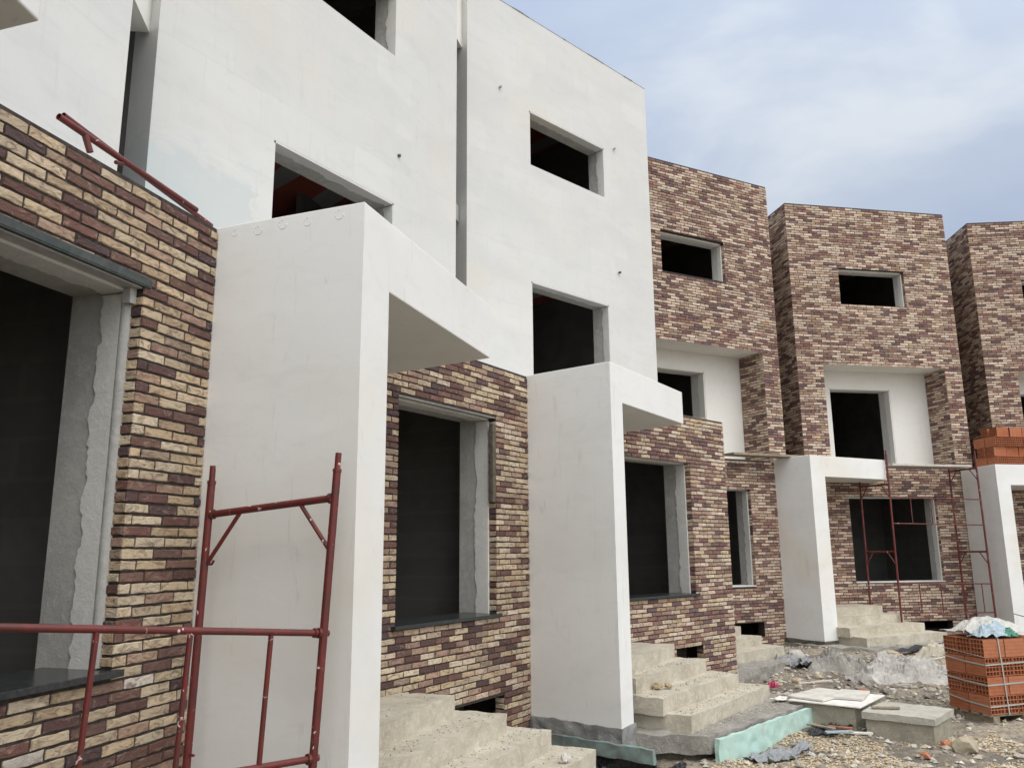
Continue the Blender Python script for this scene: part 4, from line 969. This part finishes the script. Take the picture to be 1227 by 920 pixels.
# ------------------------------------------------------------------ sky, sun, camera
SUN_AZ, SUN_EL = -58.0, 52.0
w = bpy.data.worlds.new('World'); scene.world = w; w.use_nodes = True; nt = w.node_tree
bg = nt.nodes['Background']; bg.inputs['Strength'].default_value = .1
sky = N(nt, 'ShaderNodeTexSky', sky_type='NISHITA'); sky.sun_disc = False; sky.sun_elevation = R(SUN_EL); sky.sun_rotation = R(90 - SUN_AZ); sky.dust_density = 2
tc = N(nt, 'ShaderNodeTexCoord'); sep = N(nt, 'ShaderNodeSeparateXYZ'); nt.links.new(tc.outputs['Generated'], sep.inputs[0])
mp = N(nt, 'ShaderNodeMapping'); mp.inputs['Scale'].default_value = (1.0, 1.0, 2.2); nt.links.new(tc.outputs['Generated'], mp.inputs['Vector'])
n1 = noise_tex(nt, mp.outputs['Vector'], 2.7, 6, .50, .25); n2 = noise_tex(nt, mp.outputs['Vector'], 1.1, 3, .5, .2)
cl = ramp(nt, n1, [(.36, (2.4, 2.82, 3.68)), (.50, (2.7, 3.12, 3.82)), (.64, (3.65, 3.92, 4.3))])
SUN_V = Vector((math.cos(R(SUN_EL)) * math.cos(R(SUN_AZ)), math.cos(R(SUN_EL)) * math.sin(R(SUN_AZ)), math.sin(R(SUN_EL))))
el = N(nt, 'ShaderNodeMapRange'); el.inputs['From Min'].default_value = 0; el.inputs['From Max'].default_value = 1; el.inputs['To Min'].default_value = .92; el.inputs['To Max'].default_value = 1.75
nt.links.new(sep.outputs['Z'], el.inputs['Value'])
dt = N(nt, 'ShaderNodeVectorMath', operation='DOT_PRODUCT'); nt.links.new(tc.outputs['Generated'], dt.inputs[0]); dt.inputs[1].default_value = SUN_V
gl = N(nt, 'ShaderNodeMapRange', interpolation_type='SMOOTHSTEP'); gl.inputs['From Min'].default_value = .05; gl.inputs['From Max'].default_value = 1; gl.inputs['To Min'].default_value = 0; gl.inputs['To Max'].default_value = 2.6
nt.links.new(dt.outputs['Value'], gl.inputs['Value'])                      # thin cloud glows around the veiled sun
vm0 = N(nt, 'ShaderNodeVectorMath', operation='SCALE'); nt.links.new(cl, vm0.inputs[0]); nt.links.new(el.outputs['Result'], vm0.inputs['Scale'])
gw = N(nt, 'ShaderNodeVectorMath', operation='SCALE'); gw.inputs[0].default_value = (3.3, 3.17, 2.92); nt.links.new(gl.outputs['Result'], gw.inputs['Scale'])
zt_ = N(nt, 'ShaderNodeMapRange', interpolation_type='SMOOTHSTEP'); zt_.inputs['From Min'].default_value = .62; zt_.inputs['From Max'].default_value = .95; zt_.inputs['To Max'].default_value = 1.0; nt.links.new(sep.outputs['Z'], zt_.inputs['Value'])
vz = N(nt, 'ShaderNodeVectorMath', operation='SCALE'); vz.inputs[0].default_value = (2.3, 2.15, 1.85); nt.links.new(zt_.outputs['Result'], vz.inputs['Scale'])
va = N(nt, 'ShaderNodeVectorMath', operation='ADD'); nt.links.new(vm0.outputs['Vector'], va.inputs[0]); nt.links.new(gw.outputs['Vector'], va.inputs[1])
vm = N(nt, 'ShaderNodeVectorMath', operation='ADD'); nt.links.new(va.outputs['Vector'], vm.inputs[0]); nt.links.new(vz.outputs['Vector'], vm.inputs[1])
cover = ramp(nt, n2, [(.30, .95), (.60, .99)])
fin = mix(nt, cover, sky.outputs['Color'], vm.outputs['Vector'])
nt.links.new(fin, bg.inputs['Color'])
sd_ = bpy.data.lights.new('sun', 'SUN'); sd_.energy = .6; sd_.angle = R(35); sd_.color = (1, .95, .88)
so = bpy.data.objects.new('sun', sd_); col.objects.link(so); so.location = (20, -10, 30)
dvec = Vector((math.cos(R(SUN_EL)) * math.cos(R(SUN_AZ)), math.cos(R(SUN_EL)) * math.sin(R(SUN_AZ)), math.sin(R(SUN_EL))))
so.rotation_euler = dvec.to_track_quat('Z', 'Y').to_euler()

cd = bpy.data.cameras.new('camera'); cam = bpy.data.objects.new('camera', cd); col.objects.link(cam); scene.camera = cam
cd.sensor_fit = 'HORIZONTAL'; cd.sensor_width = 36; cd.lens = 36 * 977.2 / 1227; cd.clip_start = .05; cd.clip_end = 2000
cam.matrix_world = Matrix.Translation((0, 0, ZC)) @ Matrix.Rotation(R(90 + 11.5036), 4, 'X') @ Matrix.Rotation(R(-.513), 4, 'Z')
scene.view_settings.view_transform = 'Standard'; scene.view_settings.look = 'None'; scene.view_settings.gamma = 1; scene.view_settings.exposure = .63
scene.render.resolution_x, scene.render.resolution_y = 1024, 767
scene.cycles.max_bounces = 6; scene.cycles.diffuse_bounces = 4
